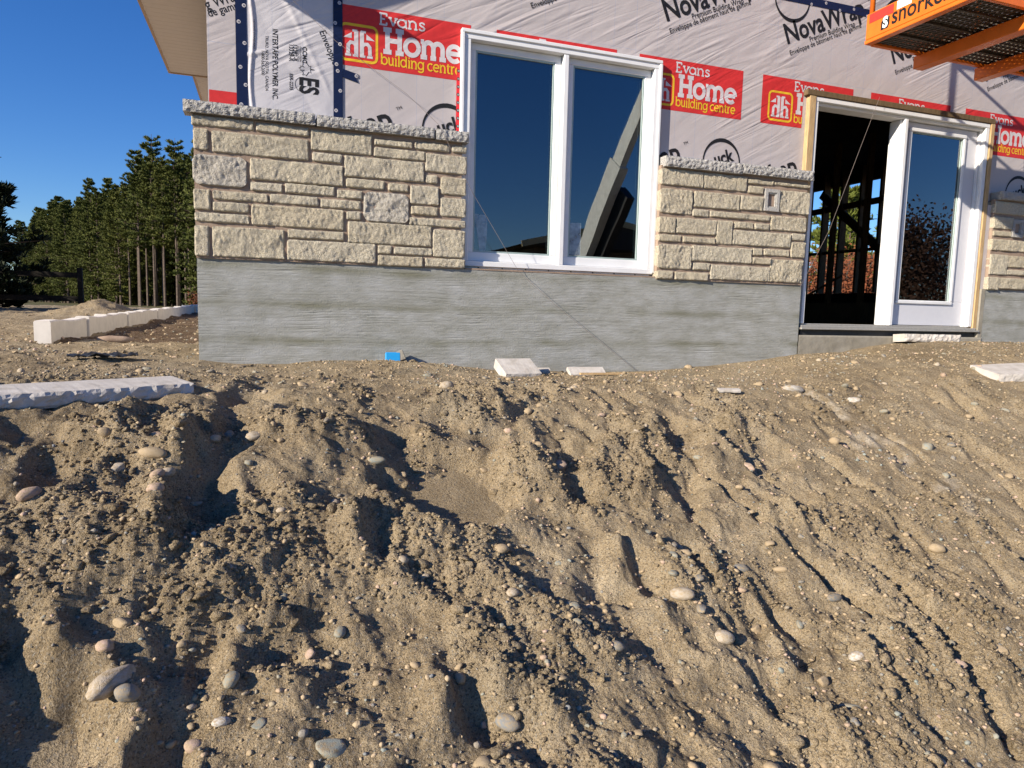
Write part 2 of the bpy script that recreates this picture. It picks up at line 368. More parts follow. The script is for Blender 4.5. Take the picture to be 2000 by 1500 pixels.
PITS = [(0.36, -1.39, 0.107, 0.112, 0.07), (0.27, -1.9, 0.092, 0.176, 0.04), (0.6, -1.74, 0.113, 0.097, 0.08), (-0.28, -2.19, 0.108, 0.151, 0.1), (-0.46, -1.94, 0.125, 0.073, 0.05), (0.2, -2.45, 0.115, 0.241, 0.11), (0.17, -2.87, 0.098, 0.10, 0.05), (1.22, -2.25, 0.255, 0.225, 0.16), (1.04, -1.95, 0.13, 0.13, 0.06), (2.72, -1.82, 0.104, 0.166, 0.07), (2.44, -2.22, 0.106, 0.22, 0.1), (3.15, -2.0, 0.119, 0.165, 0.06), (1.85, -2.26, 0.123, 0.171, 0.08), (1.73, -2.79, 0.094, 0.116, 0.06), (-0.23, -3.03, 0.085, 0.118, 0.12), (-0.12, -3.26, 0.143, 0.144, 0.15), (0.47, -3.06, 0.095, 0.088, 0.09), (0.23, -3.05, 0.091, 0.116, 0.08), (0.19, -3.30, 0.07, 0.12, 0.10), (1.08, -3.34, 0.13, 0.10, 0.055), (1.39, -1.71, 0.109, 0.094, 0.05), (1.56, -1.9, 0.158, 0.11, 0.05), (0.82, -2.63, 0.07, 0.12, 0.035), (1.92, -1.98, 0.107, 0.111, 0.05), (-0.08, -2.19, 0.061, 0.07, 0.04), (1.86, -2.86, 0.083, 0.115, 0.05), (0.87, -1.76, 0.102, 0.071, 0.04), (3.03, -1.67, 0.126, 0.066, 0.03)]
HUMPS = [(0.06, -2.64, 0.132, 0.183, 0.1), (1.68, -2.13, 0.151, 0.21, 0.11), (0.73, -2.6, 0.078, 0.19, 0.09), (0.7, -2.03, 0.14, 0.162, 0.07), (-0.23, -2.48, 0.143, 0.149, 0.06), (0.12, -2.11, 0.085, 0.133, 0.07), (0.92, -3.28, 0.078, 0.108, 0.07), (-0.13, -1.95, 0.108, 0.09, 0.06), (0.52, -2.29, 0.127, 0.293, 0.05), (1.73, -1.8, 0.137, 0.095, 0.05), (2.45, -1.86, 0.115, 0.2, 0.06), (2.81, -2.07, 0.142, 0.237, 0.05), (1.84, -2.57, 0.113, 0.22, 0.05), (0.31, -3.13, 0.075, 0.104, 0.05), (-0.07, -2.85, 0.127, 0.132, 0.05), (1.91, -2.94, 0.122, 0.226, 0.05)]
RUTS = [([(0.44, -0.88), (0.33, -1.8), (0.23, -2.1), (0.2, -2.36)], 0.098, 0.045), ([(2.97, -1.69), (2.98, -1.99), (2.98, -2.21)], 0.056, 0.045), ([(2.92, -2.45), (2.92, -2.67), (3.0, -2.81)], 0.047, 0.04), ([(3.25, -2.3), (3.31, -2.57)], 0.039, 0.03), ([(2.79, -2.32), (2.77, -2.55), (2.78, -2.75), (2.74, -2.93)], 0.048, 0.04), ([(2.79, -2.99), (2.85, -3.13), (2.83, -3.28)], 0.044, 0.045), ([(3.1, -3.22), (3.0, -3.39), (2.91, -3.57), (2.87, -3.71)], 0.056, 0.06), ([(2.67, -3.3), (2.64, -3.42), (2.61, -3.54)], 0.044, 0.05), ([(2.44, -2.92), (2.4, -3.1), (2.37, -3.25)], 0.052, 0.05), ([(2.31, -2.85), (2.27, -3.08), (2.18, -3.25), (2.13, -3.4), (2.12, -3.58)], 0.061, 0.055), ([(2.19, -2.69), (2.19, -2.92), (2.17, -3.11)], 0.059, 0.05), ([(3.52, -2.59), (3.48, -2.87), (3.48, -3.06)], 0.043, 0.035), ([(3.81, -2.77), (3.63, -3.17)], 0.042, 0.035), ([(3.96, -2.3), (3.92, -2.6), (3.96, -2.93)], 0.042, 0.03), ([(4.0, -1.96), (3.99, -2.3)], 0.045, 0.03), ([(3.72, -1.83), (3.81, -2.15)], 0.045, 0.03), ([(1.91, -2.72), (1.95, -2.99), (1.95, -3.19)], 0.052, 0.045), ([(0.97, -3.25), (1.10, -3.36), (1.25, -3.5)], 0.06, 0.04), ([(1.84, -2.41), (1.9, -2.69), (1.93, -2.94)], 0.057, 0.03), ([(3.06, -2.85), (3.05, -3.03), (3.04, -3.29)], 0.033, 0.03)]
def worley(x, y, seed=0):
    xi = np.floor(x).astype(int); yi = np.floor(y).astype(int); best = np.full(x.shape, 9.)
    for dx in (-1, 0, 1):
        for dy in (-1, 0, 1):
            a = xi + dx; b = yi + dy; h = _P[_P[(a + seed * 7) & 255] + (b & 255)]; h2 = _P[h + (a & 63)]
            best = np.minimum(best, (a + .15 + .7 * h / 255 - x) ** 2 + (b + .15 + .7 * h2 / 255 - y) ** 2)
    return np.sqrt(best)
def H(x, y):
    """full height of the loose fill, down to the lumps the mesh can carry"""
    x = np.asarray(x, float); y = np.asarray(y, float)
    z = base(x, y); dist = -y
    bank = sstep(.8, 1.7, dist)
    wallfade = np.where(y <= 0, np.where(x < 0, 1, sstep(.0, .35, dist)), sstep(0, .3, -x))
    rs = 1 - .62 * sstep(2.5, 4.2, x) * (.4 + .6 * bank)
    rough = (.30 + .70 * bank) * rs * (.12 + .88 * wallfade)
    z = z + .035 * pn(x * .9, y * .9, 3) * wallfade + rough * .05 * pn(x * 1.9, y * 1.5, 4)
    wx = x + .07 * pn(x * 4, y * 4, 11) + .030 * pn(x * 11, y * 11, 13); wy = y + .09 * pn(x * 4, y * 4, 12) + .030 * pn(x * 11, y * 11, 14)
    for cx, cy, rx, ry, d in PITS:
        m = (np.abs(x - cx) < 2.3 * rx + .1) & (np.abs(y - cy) < 2.3 * ry + .1)
        if not m.any(): continue
        r = np.sqrt(((wx[m] - cx) / rx) ** 2 + ((wy[m] - cy) / ry) ** 2)
        z[m] += -d * (.95 if cy > -3 else .75) * np.exp(-(r * 1.05) ** 2.6) + .16 * d * np.exp(-((r - 1.45) / .3) ** 2)
    for cx, cy, rx, ry, d in HUMPS:
        m = (np.abs(x - cx) < 2 * rx + .1) & (np.abs(y - cy) < 2 * ry + .1)
        if not m.any(): continue
        r = np.sqrt(((wx[m] - cx) / rx) ** 2 + ((wy[m] - cy) / ry) ** 2)
        z[m] += d * .9 * np.exp(-(r * 1.15) ** 2)
    for P, w, d in RUTS:
        P = np.array(P); lo = P.min(0) - 4 * w; hi = P.max(0) + 4 * w
        m = (x > lo[0]) & (x < hi[0]) & (y > lo[1]) & (y < hi[1])
        if not m.any(): continue
        X = wx[m]; Y = wy[m]; best = np.full(X.shape, 9.); side = np.zeros(X.shape); en = np.zeros(X.shape)
        for i in range(len(P) - 1):
            a, b = P[i], P[i + 1]; ab = b - a; L = np.hypot(*ab)
            tt = ((X - a[0]) * ab[0] + (Y - a[1]) * ab[1]) / L ** 2; tc = np.clip(tt, 0, 1)
            q = np.hypot(X - a[0] - tc * ab[0], Y - a[1] - tc * ab[1])
            sd = ((X - a[0]) * ab[1] - (Y - a[1]) * ab[0]) / L
            up = q < best; best = np.where(up, q, best); side = np.where(up, sd, side)
        q = best / w
        z[m] += -.72 * d * np.exp(-(q * 1.1) ** 2) + .30 * d * np.exp(-((q - 1.5) / .5) ** 2) * np.where(side < 0, .35, 1.0)
    g = np.abs(pn(x * 3.1 + .25 * pn(x * 2, y * 2, 6), y * .75, 5))
    z = z - bank * (.35 + .65 * sstep(1.5, 2.6, x)) * .048 * np.clip(1 - g / .16, 0, 1) * sstep(-.25, .25, pn(x * 1.3, y * 2.2, 23))
    cl = sstep(-.05, .28, pn(x * 1.6, y * 1.6, 21) + .35 * pn(x * 4, y * 4, 22))           # where the fill is cloddy
    z = z + rough * (.055 * np.abs(pn(x * 4.3, y * 3.4, 7)) + (.4 + .6 * cl) * (.040 * np.abs(pn(x * 9, y * 7.5, 8)) + .024 * np.abs(pn(x * 19, y * 16, 9))))
    z = z + rough * .007 * np.tanh(9 * pn(x * 2.3, y * 2.6, 24)) + rough * .010 * np.tanh(12 * pn(x * 5.5, y * 6, 25))
    z = z + rough * cl * (.034 * (1 - np.minimum(worley(x * 7.5, y * 6.2, 26), 1) ** 2) + .020 * (1 - np.minimum(worley(x * 17, y * 15, 27), 1) ** 2)) + (.3 + .7 * rough) * .012 * (1 - np.minimum(worley(x * 41, y * 38, 28), 1) ** 2) * sstep(-.2, .3, pn(x * 6, y * 6, 29))
    z = z + (.25 + .75 * rough) * (.62 + .38 * cl) * (.013 * np.abs(pn(x * 31, y * 28, 10)) + .007 * np.abs(pn(x * 58, y * 54, 15)) + .004 * pn(x * 105, y * 100, 16)) * (.3 + .7 * wallfade)
    # left yard: spoil heap by the block row, tyre-churned lumps
    yd = sstep(0, .8, y)
    z = z + yd * .05 * np.abs(pn(x * 2.4, y * 2.1, 17)) + .26 * np.exp(-((x + 2.45) / .48) ** 2 - ((y - 9.2) / 1.0) ** 2) * (1 + .5 * pn(x * 3, y * 3, 18) + .25 * np.abs(pn(x * 9, y * 9, 19)))
    return z
# ================================================================ ground
def strip_grid(rows):
    """rows: list of (y, x0, x1); columns spread evenly between x0 and x1"""
    nc = NC; y = np.repeat(np.array([r[0] for r in rows])[:, None], nc, 1)
    u = np.linspace(0, 1, nc)[None, :]
    x = np.array([r[1] for r in rows])[:, None] * (1 - u) + np.array([r[2] for r in rows])[:, None] * u
    return x, y
ys = [-4.65]
while ys[-1] < .03: ys.append(ys[-1] + max(.0062, .0028 * (ys[-1] + 5.3)))
NC = 1120
X, Y = strip_grid([(q, .45 - .34 * (q + 5.2) - 1.3, .45 + 1.52 * (q + 5.2) + 2.4) for q in ys])
Z = H(X.ravel(), Y.ravel()).reshape(X.shape)
bank = np_mesh('dirt_bank', np.stack([X, Y, Z], -1).reshape(-1, 3), grid_faces(*X.shape), MAT['soil'])
tag(bank, kind='structure')
ys2 = [.02]
while ys2[-1] < 22: ys2.append(ys2[-1] + .016 + .008 * ys2[-1])
NC = 300
X, Y = strip_grid([(q, -2.2 - .36 * (q + 1.5), .06) for q in ys2])
Z = H(X.ravel(), Y.ravel()).reshape(X.shape)
F4 = grid_faces(*X.shape); V = np.stack([X, Y, Z], -1).reshape(-1, 3)
cx = V[F4].mean(1); inbed = (cx[:, 0] > -1.13 + .06 * np.sin(cx[:, 1] * 3)) & (cx[:, 0] < -.22 - .12 * np.sin(cx[:, 1] * 2.3)) & (cx[:, 1] > 1.55 + .3 * np.sin(cx[:, 0] * 6))
yard = np_mesh('yard_soil', V, F4, [MAT['soil'], MAT['bed']], mi=inbed.astype(np.int32)); tag(yard, kind='structure')
# the wide ground under and beyond it all, reaching the horizon
gx = np.concatenate([[-1500, -600, -250, -120, -70, -45, -30, -22, -16], np.arange(-12, 16.1, .8), [20, 26, 34, 48, 70, 120, 250, 600, 1500]])
gy = np.concatenate([[-1500, -600, -250, -120, -70, -45, -30, -22, -16], np.arange(-12, 24.1, .8), [28, 34, 42, 52, 66, 84, 110, 150, 250, 600, 1500]])
X, Y = np.meshgrid(gx, gy)
Z = base(X, np.minimum(Y, 0)) - .06
inside = (X > .1) & (Y > 0) & (X < 10)
Z = np.where(inside, -.3, Z); Z = np.where(Y < -5, np.maximum(Z, -1.55), Z)
gnd = np_mesh('ground', np.stack([X, Y, Z], -1).reshape(-1, 3), grid_faces(*X.shape), [MAT['soil'], MAT['grass']],
              mi=((np.abs(X[:-1, :-1]) > 30) | (Y[:-1, :-1] > 26) | (Y[:-1, :-1] < -20)).ravel().astype(np.int32)); tag(gnd, kind='structure')
mb = MB(); mb.add([(-60, 25, .02), (-6, 21, .02), (-4, 33, .02), (-60, 40, .02)], [(0, 1, 2, 3)]); tag(mb.build('road', MAT['asphalt']), kind='structure')
# ================================================================ lettering
def text_meshes(specs):
    """{key: (body, bold)} -> {key: (verts2d, faces, width, capheight)} using Blender's built-in face"""
    obs = {}
    for k, (body, bold) in specs.items():
        cu = bpy.data.curves.new('lettering', 'FONT'); cu.body = body; cu.size = 1; cu.offset = bold; cu.resolution_u = 3; cu.fill_mode = 'FRONT'
        o = bpy.data.objects.new('lettering', cu); col.objects.link(o); obs[k] = o
    bpy.context.view_layer.update(); dg = bpy.context.evaluated_depsgraph_get(); out = {}
    for k, o in obs.items():
        me = bpy.data.meshes.new_from_object(o.evaluated_get(dg))
        vs = [(v.co.x, v.co.y) for v in me.vertices]; fs = [tuple(p.vertices) for p in me.polygons]
        xs = [v[0] for v in vs]; out[k] = ([(x - min(xs), y) for x, y in vs], fs, max(xs) - min(xs))
        bpy.data.meshes.remove(me); cu = o.data; bpy.data.objects.remove(o); bpy.data.curves.remove(cu)
    return out
TX = text_meshes({'nova': ('NovaWrap', .022), 'prem': ('Premium Building Wrap', .004), 'env': ('Enveloppe de bâtiment haut de gamme', .004), 'tm': ('TM', 0),
    'uck': ('uck', .03), 'gw': ('g Wrap', .008), 'dg': ('de gamme', .008), 'enve': ('Enveloppe', .005), 'inter': ('INTERTAPE POLYMER INC.', .012), 'truro': ('TRURO, NOVA SCOTIA, CANADA', .004),
    'phone': ('1-800-565-2000', .004), 'r1': ('13329-R', .016), 'r2': ('13292-R', .016), 'ccmc': ('CCMC', .02), 'eval': ('EVALUATION', 0), 'esr': ('ESR-2235', .016), 'es': ('ES', .03), 'test': ('TESTING STANDARD', 0),
    'snork': ('snorkel', .014), 'S': ('S', .05)})
OPENINGS = [(1.857, .5, 3.586, 2.489), (5.094, .1, 7.503, 2.457)]
def cut_openings(mb):
    """trim a print so that it ends where the sheet is cut for window and door"""
    def half(P, ax, v, keep_low):
        out = []
        for a, b in zip(P, P[1:] + P[:1]):
            ia = (a[ax] <= v) == keep_low or a[ax] == v; ib = (b[ax] <= v) == keep_low or b[ax] == v
            if ia: out.append(a)
            if ia != ib:
                t_ = (v - a[ax]) / (b[ax] - a[ax]); out.append(tuple(p + (q - p) * t_ for p, q in zip(a, b)))
        return out
    faces = [([mb.v[i] for i in f], m) for f, m in zip(mb.f, mb.m)]
    for x0, z0, x1, z1 in OPENINGS:
        new = []
        for P, m in faces:
            if max(p[0] for p in P) <= x0 or min(p[0] for p in P) >= x1 or max(p[2] for p in P) <= z0 or min(p[2] for p in P) >= z1: new.append((P, m)); continue
            new.append((half(P, 0, x0, True), m)); new.append((half(P, 0, x1, False), m)); mid = half(half(P, 0, x0, False), 0, x1, True) if True else P
            if len(mid) > 2: new.append((half(mid, 2, z0, True), m)); new.append((half(mid, 2, z1, False), m))
        faces = [(P, m) for P, m in new if len(P) > 2]
    mb.v, mb.f, mb.m = [], [], []
    for P, m in faces: mb.add(P, [tuple(range(len(P)))], m)
    return mb
def put_text(mb, key, p0, p1, y, m, hs=1.0):
    """lay a text on a wall plane so that it runs from p0 to p1 (x, z)"""
    vs, fs, w = TX[key]; d = (p1[0] - p0[0], p1[1] - p0[1]); L = math.hypot(*d); c, s = d[0] / L, d[1] / L; k = L / w
    mb.add([(p0[0] + (u * c - v * hs * s) * k, y, p0[1] + (u * s + v * hs * c) * k) for u, v in vs], fs, m)
def arc(cx, cy, rx, ry, a0, a1, n=18): return [(cx + rx * math.cos(R_(a0 + (a1 - a0) * i / n)), cy + ry * math.sin(R_(a0 + (a1 - a0) * i / n))) for i in range(n + 1)]
GLY = {  # slab-serif strokes, x-height = 1
 'E': (1.2, [[(.2, 0), (.2, 1.42)], [(0, 0), (.95, 0)], [(0, 1.42), (.95, 1.42)], [(.2, .72), (.7, .72)], [(.9, 0), (.9, .32)], [(.9, 1.42), (.9, 1.1)]]),
 'v': (1.1, [[(.1, 1), (.5, 0)], [(.5, 0), (.9, 1)], [(-.08, 1), (.32, 1)], [(.68, 1), (1.08, 1)]]),
 'a': (1.3, [arc(.5, .5, .5, .5, 0, 360), [(1, 0), (1, 1)], [(1, 0), (1.17, 0)]]),
 'n': (1.3, [[(.15, 0), (.15, 1)], arc(.55, .6, .4, .4, 180, 0), [(.95, .6), (.95, 0)], [(-.05, 0), (.38, 0)], [(.74, 0), (1.15, 0)], [(-.05, 1), (.15, 1)]]),
 's': (1.0, [[(.75, .8), (.62, .96), (.38, 1), (.16, .88), (.16, .68), (.35, .56), (.6, .46), (.76, .3), (.68, .09), (.42, 0), (.2, .04), (.08, .2)]]),
 'H': (1.62, [[(.3, 0), (.3, 1.42)], [(1.2, 0), (1.2, 1.42)], [(.3, .74), (1.2, .74)], [(0, 0), (.6, 0)], [(.9, 0), (1.5, 0)], [(0, 1.42), (.6, 1.42)], [(.9, 1.42), (1.5, 1.42)]]),
 'o': (1.2, [arc(.5, .5, .5, .5, 0, 360, 24)]),
 'm': (2.05, [[(.2, 0), (.2, 1)], arc(.56, .62, .36, .38, 180, 0), [(.92, .62), (.92, 0)], arc(1.28, .62, .36, .38, 180, 0), [(1.64, .62), (1.64, 0)], [(-.05, 0), (.45, 0)], [(.7, 0), (1.14, 0)], [(1.4, 0), (1.9, 0)], [(-.05, 1), (.2, 1)]]),
 'e': (1.2, [[(.03, .5), (.97, .5)], arc(.5, .5, .5, .5, 0, 315, 22)]),
 'b': (1.3, [[(.1, 0), (.1, 1.45)], [(-.08, 1.45), (.1, 1.45)], arc(.6, .5, .5, .5, 0, 360)]),
 'u': (1.2, [[(.15, 1), (.15, .4)], arc(.5, .4, .35, .4, 180, 360), [(.85, 1), (.85, 0)], [(-.02, 1), (.15, 1)], [(.68, 1), (.85, 1)], [(.85, 0), (1.03, 0)]]),
 'i': (.55, [[(.2, 0), (.2, 1)], [(0, 0), (.4, 0)], [(0, 1), (.2, 1)], [(.2, 1.28), (.2, 1.46)]]),
 'l': (.55, [[(.2, 0), (.2, 1.45)], [(0, 0), (.4, 0)], [(0, 1.45), (.2, 1.45)]]),
 'd': (1.35, [arc(.5, .5, .5, .5, 0, 360), [(1, 0), (1, 1.45)], [(.82, 1.45), (1, 1.45)], [(1, 0), (1.17, 0)]]),
 'g': (1.3, [arc(.5, .5, .5, .5, 0, 360), [(1, 1), (1, -.1)], arc(.5, -.1, .5, .32, 0, -150), [(1, 1), (1.15, 1)]]),
 'c': (1.1, [arc(.5, .5, .5, .5, 48, 315)]),
 't': (.82, [[(.25, 1.3), (.25, .25)], arc(.5, .25, .25, .25, 180, 300), [(0, 1), (.62, 1)]]),
 'r': (.9, [[(.15, 0), (.15, 1)], arc(.5, .6, .35, .4, 180, 65), [(-.05, 0), (.4, 0)], [(-.05, 1), (.15, 1)]]), ' ': (.55, [])}
def ribbon(mb, pts, w, y, m, closed=False):
    n = len(pts); L = []; Rr = []
    for i in range(n):
        a = pts[max(i - 1, 0)]; b = pts[min(i + 1, n - 1)]; dx, dz = b[0] - a[0], b[1] - a[1]; q = math.hypot(dx, dz) or 1
        nx, nz = -dz / q * w / 2, dx / q * w / 2; L.append((pts[i][0] + nx, y, pts[i][1] + nz)); Rr.append((pts[i][0] - nx, y, pts[i][1] - nz))
    mb.add(L + Rr, [(i, i + 1, n + i + 1, n + i) for i in range(n - 1)], m)
def slab_text(mb, s, x0, x1, z, xh, w, y, m):
    tot = sum(GLY[c][0] for c in s); kx = (x1 - x0) / tot; cx = x0; j = 0
    for c in s:
        adv, st = GLY[c]
        for pts in st:
            ribbon(mb, [(cx + px * kx, z + pz * xh) for px, pz in pts], w, y - .00012 * (j % 9), m); j += 1
        cx += adv * kx

# ================================================================ the house
WY = .075                                  # face of the house wrap
house = tag(empty('house'), 'new house wrapped in printed white sheeting with pale stone veneer on its base', 'house')
def roof_z(x): return 3.05 + .43 * (x + .587) if x < 5.2 else 3.05 + .43 * (5.787) - .43 * (x - 5.2)
# wrapped front wall with openings, left side wall
mb = MB()
def wallpiece(x0, x1, z0, z1=None):
    za, zb = (roof_z(x0) - .1, roof_z(x1) - .1) if z1 is None else (z1, z1)
    mb.add([(x0, WY, z0), (x1, WY, z0), (x1, WY, zb), (x0, WY, za), (x0, .25, z0), (x1, .25, z0), (x1, .25, zb), (x0, .25, za)],
           [(0, 1, 2, 3), (7, 6, 5, 4), (0, 4, 5, 1), (3, 2, 6, 7), (0, 3, 7, 4), (1, 5, 6, 2)])
wallpiece(.343, 1.90, .69); wallpiece(1.90, 3.555, 2.46); wallpiece(1.90, 3.555, .69, .745)
wallpiece(3.555, 5.20, .69); wallpiece(5.20, 7.43, 2.385); wallpiece(7.43, 10.2, .69)
wrap = mb.build('house_wrap', MAT['wrap'], house)
mb = MB(); mb.add([(.09, WY, .69), (.343, WY, .69), (.343, WY, 3.4), (.09, WY, 3.2), (.09, 9, .69), (.09, 9, 3.1), (.343, .25, .69), (.343, .25, 3.4)], [(0, 1, 2, 3), (4, 0, 3, 5), (1, 6, 7, 2)])
mb.build('corner_wrap', MAT['wrap'], house)
# the brighter, slacker sheet between the two tapes
def sheet_y(x, z):
    x = np.asarray(x, float); z = np.asarray(z, float); f = sstep(.93, .87, x) if False else 1 - sstep(.86, .92, x)
    fold = .007 * np.abs(pn(x * 5 + z * 2.2, z * .8, 31)) + .010 * np.exp(-((x - .372 - .012 * np.sin(z * 9)) / .012) ** 2) + .006 * np.exp(-((z - 2.115 - .25 * (x - .4)) / .010) ** 2) * (1 - sstep(.5, .62, x)) + .004 * np.exp(-((x + .5 * (z - 2.1) - .80) / .02) ** 2)
    return WY - .0025 - f * fold
gx_, gz_ = np.meshgrid(np.linspace(.343, .93, 90), np.linspace(1.66, 3.3, 160))
np_mesh('loose_wrap_sheet', np.stack([gx_, sheet_y(gx_, gz_), gz_], -1).reshape(-1, 3), grid_faces(*gx_.shape), MAT['wrap_shiny'], house)

# --- printing on the wrap
PM = [MAT['p_red'], MAT['p_white'], MAT['p_yellow'], MAT['p_black']]
def retailer(x, zt=2.535, x1=None, clip=None):
    mb = MB(); W, Hh = 1.037, .415; z = zt - Hh; y = WY - .0012
    a = x if clip is None else clip; b = x + W if x1 is None else x1
    mb.add([(a, y, z), (b, y, z), (b, y, zt), (a, y, zt)], [(0, 1, 2, 3)], 0); y -= .001
    bx0, bx1, bz0, bz1 = x + .080, x + .335, z + .040, z + .285; rr = .035
    P = arc(bx1 - rr, bz1 - rr, rr, rr, 90, 0, 5) + arc(bx1 - rr, bz0 + rr, rr, rr, 0, -90, 5) + arc(bx0 + rr, bz0 + rr, rr, rr, -90, -180, 5) + arc(bx0 + rr, bz1 - rr, rr, rr, 180, 90, 5)
    ribbon(mb, P + [P[0]], .018, y, 2)
    cx = (bx0 + bx1) / 2
    for s in (-1, 1):
        ribbon(mb, [(cx + s * .020, z + .075), (cx + s * .020, z + .245)], .030, y, 1)
        ribbon(mb, [(cx + s * .012, z + .245), (cx + s * .048, z + .245)], .016, y - .0002, 1)
        ribbon(mb, [(cx + s * .005, z + .075), (cx + s * .045, z + .075)], .016, y - .0002, 1)
        ribbon(mb, [(cx + s * .020, z + .140), (cx + s * .035, z + .160), (cx + s * .060, z + .163), (cx + s * .076, z + .145), (cx + s * .078, z + .085)], .026, y - .0004, 1)
        ribbon(mb, [(cx + s * .056, z + .075), (cx + s * .098, z + .075)], .016, y - .0002, 1)
        mb.add([(cx + s * .052, y, z + .192), (cx + s * .112, y, z + .192), (cx + s * .052, y, z + .232)], [(0, 1, 2)], 1)
    slab_text(mb, 'Evans', x + .352, x + .700, z + .318, .054, .0125, y, 1)
    slab_text(mb, 'Home', x + .382, x + .985, z + .133, .108, .034, y, 1)
    slab_text(mb, 'building centre', x + .366, x + .975, z + .042, .050, .0105, y, 2)
    return cut_openings(mb).build('retailer_print', PM, wrap)
retailer(.892, x1=1.935, clip=.95); 
for x in (2.14, 3.388, 4.636, 5.889, 7.137): retailer(x)
mb = MB(); mb.add([(.095, WY - .0012, 1.70), (.272, WY - .0012, 1.70), (.272, WY - .0012, 1.838), (.097, WY - .0012, 1.838)], [(0, 1, 2, 3)]); mb.build('red_print_band', MAT['p_red'], wrap)
def maker(x, z, lines=True, clipx=None):
    mb = MB(); y = WY - .0026
    put_text(mb, 'nova', (x, z), (x + .867, z + .378), y, 0, 1.15); put_text(mb, 'tm', (x + .885, z + .50), (x + .925, z + .518), y, 0)
    put_text(mb, 'prem', (x + .248, z + .054), (x + .755, z + .269), y, 0, 1.1); put_text(mb, 'env', (x + .04, z - .095), (x + .83, z + .267), y, 0, 1.1)
    ccx, ccz = x + .024, z + .392; n = 40; L = []; Q = []
    for i in range(n + 1):
        a = 2 * math.pi * i / n; w = .012 + .020 * abs(math.sin(a)) ** 2; L.append((ccx + (.19 + w / 2) * math.cos(a), y, ccz + (.19 + w / 2) * math.sin(a))); Q.append((ccx + (.19 - w / 2) * math.cos(a), y, ccz + (.19 - w / 2) * math.sin(a)))
    mb.add(L + Q, [(i, i + 1, n + 2 + i, n + 1 + i) for i in range(n)], 0)
    put_text(mb, 'uck', (ccx - .06, ccz - .035), (ccx + .135, ccz + .03), y, 0, 1.1)
    cut_openings(mb).build('maker_print', MAT['p_black'], wrap)
for x in (2.385, 3.632, 4.88, 6.134, 7.38): maker(x, 2.83)
for x in (.49, 1.735, 2.97, 4.222, 7.98): maker(x, 1.345)
mb = MB(); y = WY - .0012
put_text(mb, 'gw', (.094, 2.352), (.31, 2.455), y, 0, 1.2); put_text(mb, 'dg', (.109, 2.308), (.34, 2.412), y, 0, 1.15)
mb.build('corner_print', MAT['p_black'], wrap)
mb = MB(); y = WY - .0215
for key, p0, p1, hs in (('inter', (.510, 2.292), (.504, 1.820), 1.25), ('truro', (.462, 2.241), (.458, 1.872), 1.15), ('phone', (.435, 2.135), (.433, 1.975), 1.15), ('r1', (.618, 2.203), (.617, 2.093), 1.1), ('r2', (.645, 2.207), (.644, 2.095), 1.1),
                        ('eval', (.672, 2.200), (.671, 2.098), 1.0), ('eval', (.688, 2.200), (.687, 2.098), 1.0), ('ccmc', (.708, 2.203), (.707, 2.092), 1.1), ('esr', (.620, 2.010), (.619, 1.899), 1.1), ('es', (.690, 1.995), (.688, 1.885), 1.5), ('test', (.386, 2.336), (.384, 2.14), .8)):
    put_text(mb, key, p0, p1, y, 0, hs)
put_text(mb, 'enve', (.822, 2.319), (.915, 2.106), y, 0, 1.2)
lf = [(0, -1), (.06, -.45), (.5, -.55), (.38, -.3), (.95, .1), (.8, .2), (.9, .55), (.55, .45), (.45, .62), (.2, .3), (.3, .85), (.12, .75), (0, 1.05)]
lf = lf + [(-a, b) for a, b in reversed(lf[1:-1])]
ribbon(mb, [(.735 - b * .052, 2.055 + a * .050) for a, b in lf + lf[:1]], .0045, y, 0)
ribbon(mb, [(px, pz) for px, pz in arc(.706, 1.945, .050, .050, 0, 360, 24)], .003, y, 0)
va = np.array(mb.v); mb.v = [(a, b - .0012, c) for a, b, c in zip(va[:, 0], sheet_y(va[:, 0], va[:, 2]), va[:, 2])]
tag(mb.build('certification_print', MAT['p_black'], wrap), kind='stuff')
# --- seam tapes
def tape(name, pts, mat, marks, y=WY - .007, dark=False):
    mb = MB(); n = len(pts); mb.add([(x, y, z) for x, z in pts] + [(x, WY - .0005, z) for x, z in pts], [tuple(range(n))] + [(i, (i + 1) % n, n + (i + 1) % n, n + i) for i in range(n)])
    o = mb.build(name, mat, house); mb = MB()
    for x, z in marks:
        P = [(x + .0125 * math.cos(a * math.pi / 7), z + .0125 * math.sin(a * math.pi / 7)) for a in range(14)]
        mb.add([(a, y - .0008, b) for a, b in P], [tuple(range(14))], 1 if dark else 0)
        for s in (-.004, .004): mb.box((x + s - .0016, y - .0018, z - .0065), (x + s + .0016, y - .0012, z + .0065), 0 if dark else 1)
    tag(mb.build('tape_marks', [MAT['p_white'], MAT['p_black']], o), kind='stuff'); return o
tape('seam_tape', [(.271, 1.70), (.343, 1.70), (.343, 3.3), (.271, 3.3)], MAT['tape'], [(.327, 2.415), (.292, 2.305), (.327, 2.17), (.298, 2.01), (.330, 1.895), (.300, 1.762), (.30, 2.53)])
tape('seam_tape', [(.918, 1.70), (.984, 1.70), (.982, 3.3), (.918, 3.3)], MAT['tape'], [(.962, 2.535), (.932, 2.395), (.965, 2.255), (.94, 2.115), (.948, 2.07), (.966, 1.935), (.936, 1.795)])
tape('seam_tape_offcut', [(.985, 2.033), (1.091, 2.007), (1.080, 2.036), (1.095, 2.065), (.985, 2.090)], MAT['tape'], [(1.080, 2.052)], y=WY - .006)
tape('seam_tape', [(4.2, 3.188), (8.2, 3.215), (8.2, 3.282), (4.2, 3.255)], MAT['tape'], [(4.3 + .163 * i, 3.222 + .018 * (-1) ** i) for i in range(23)], y=WY - .004)
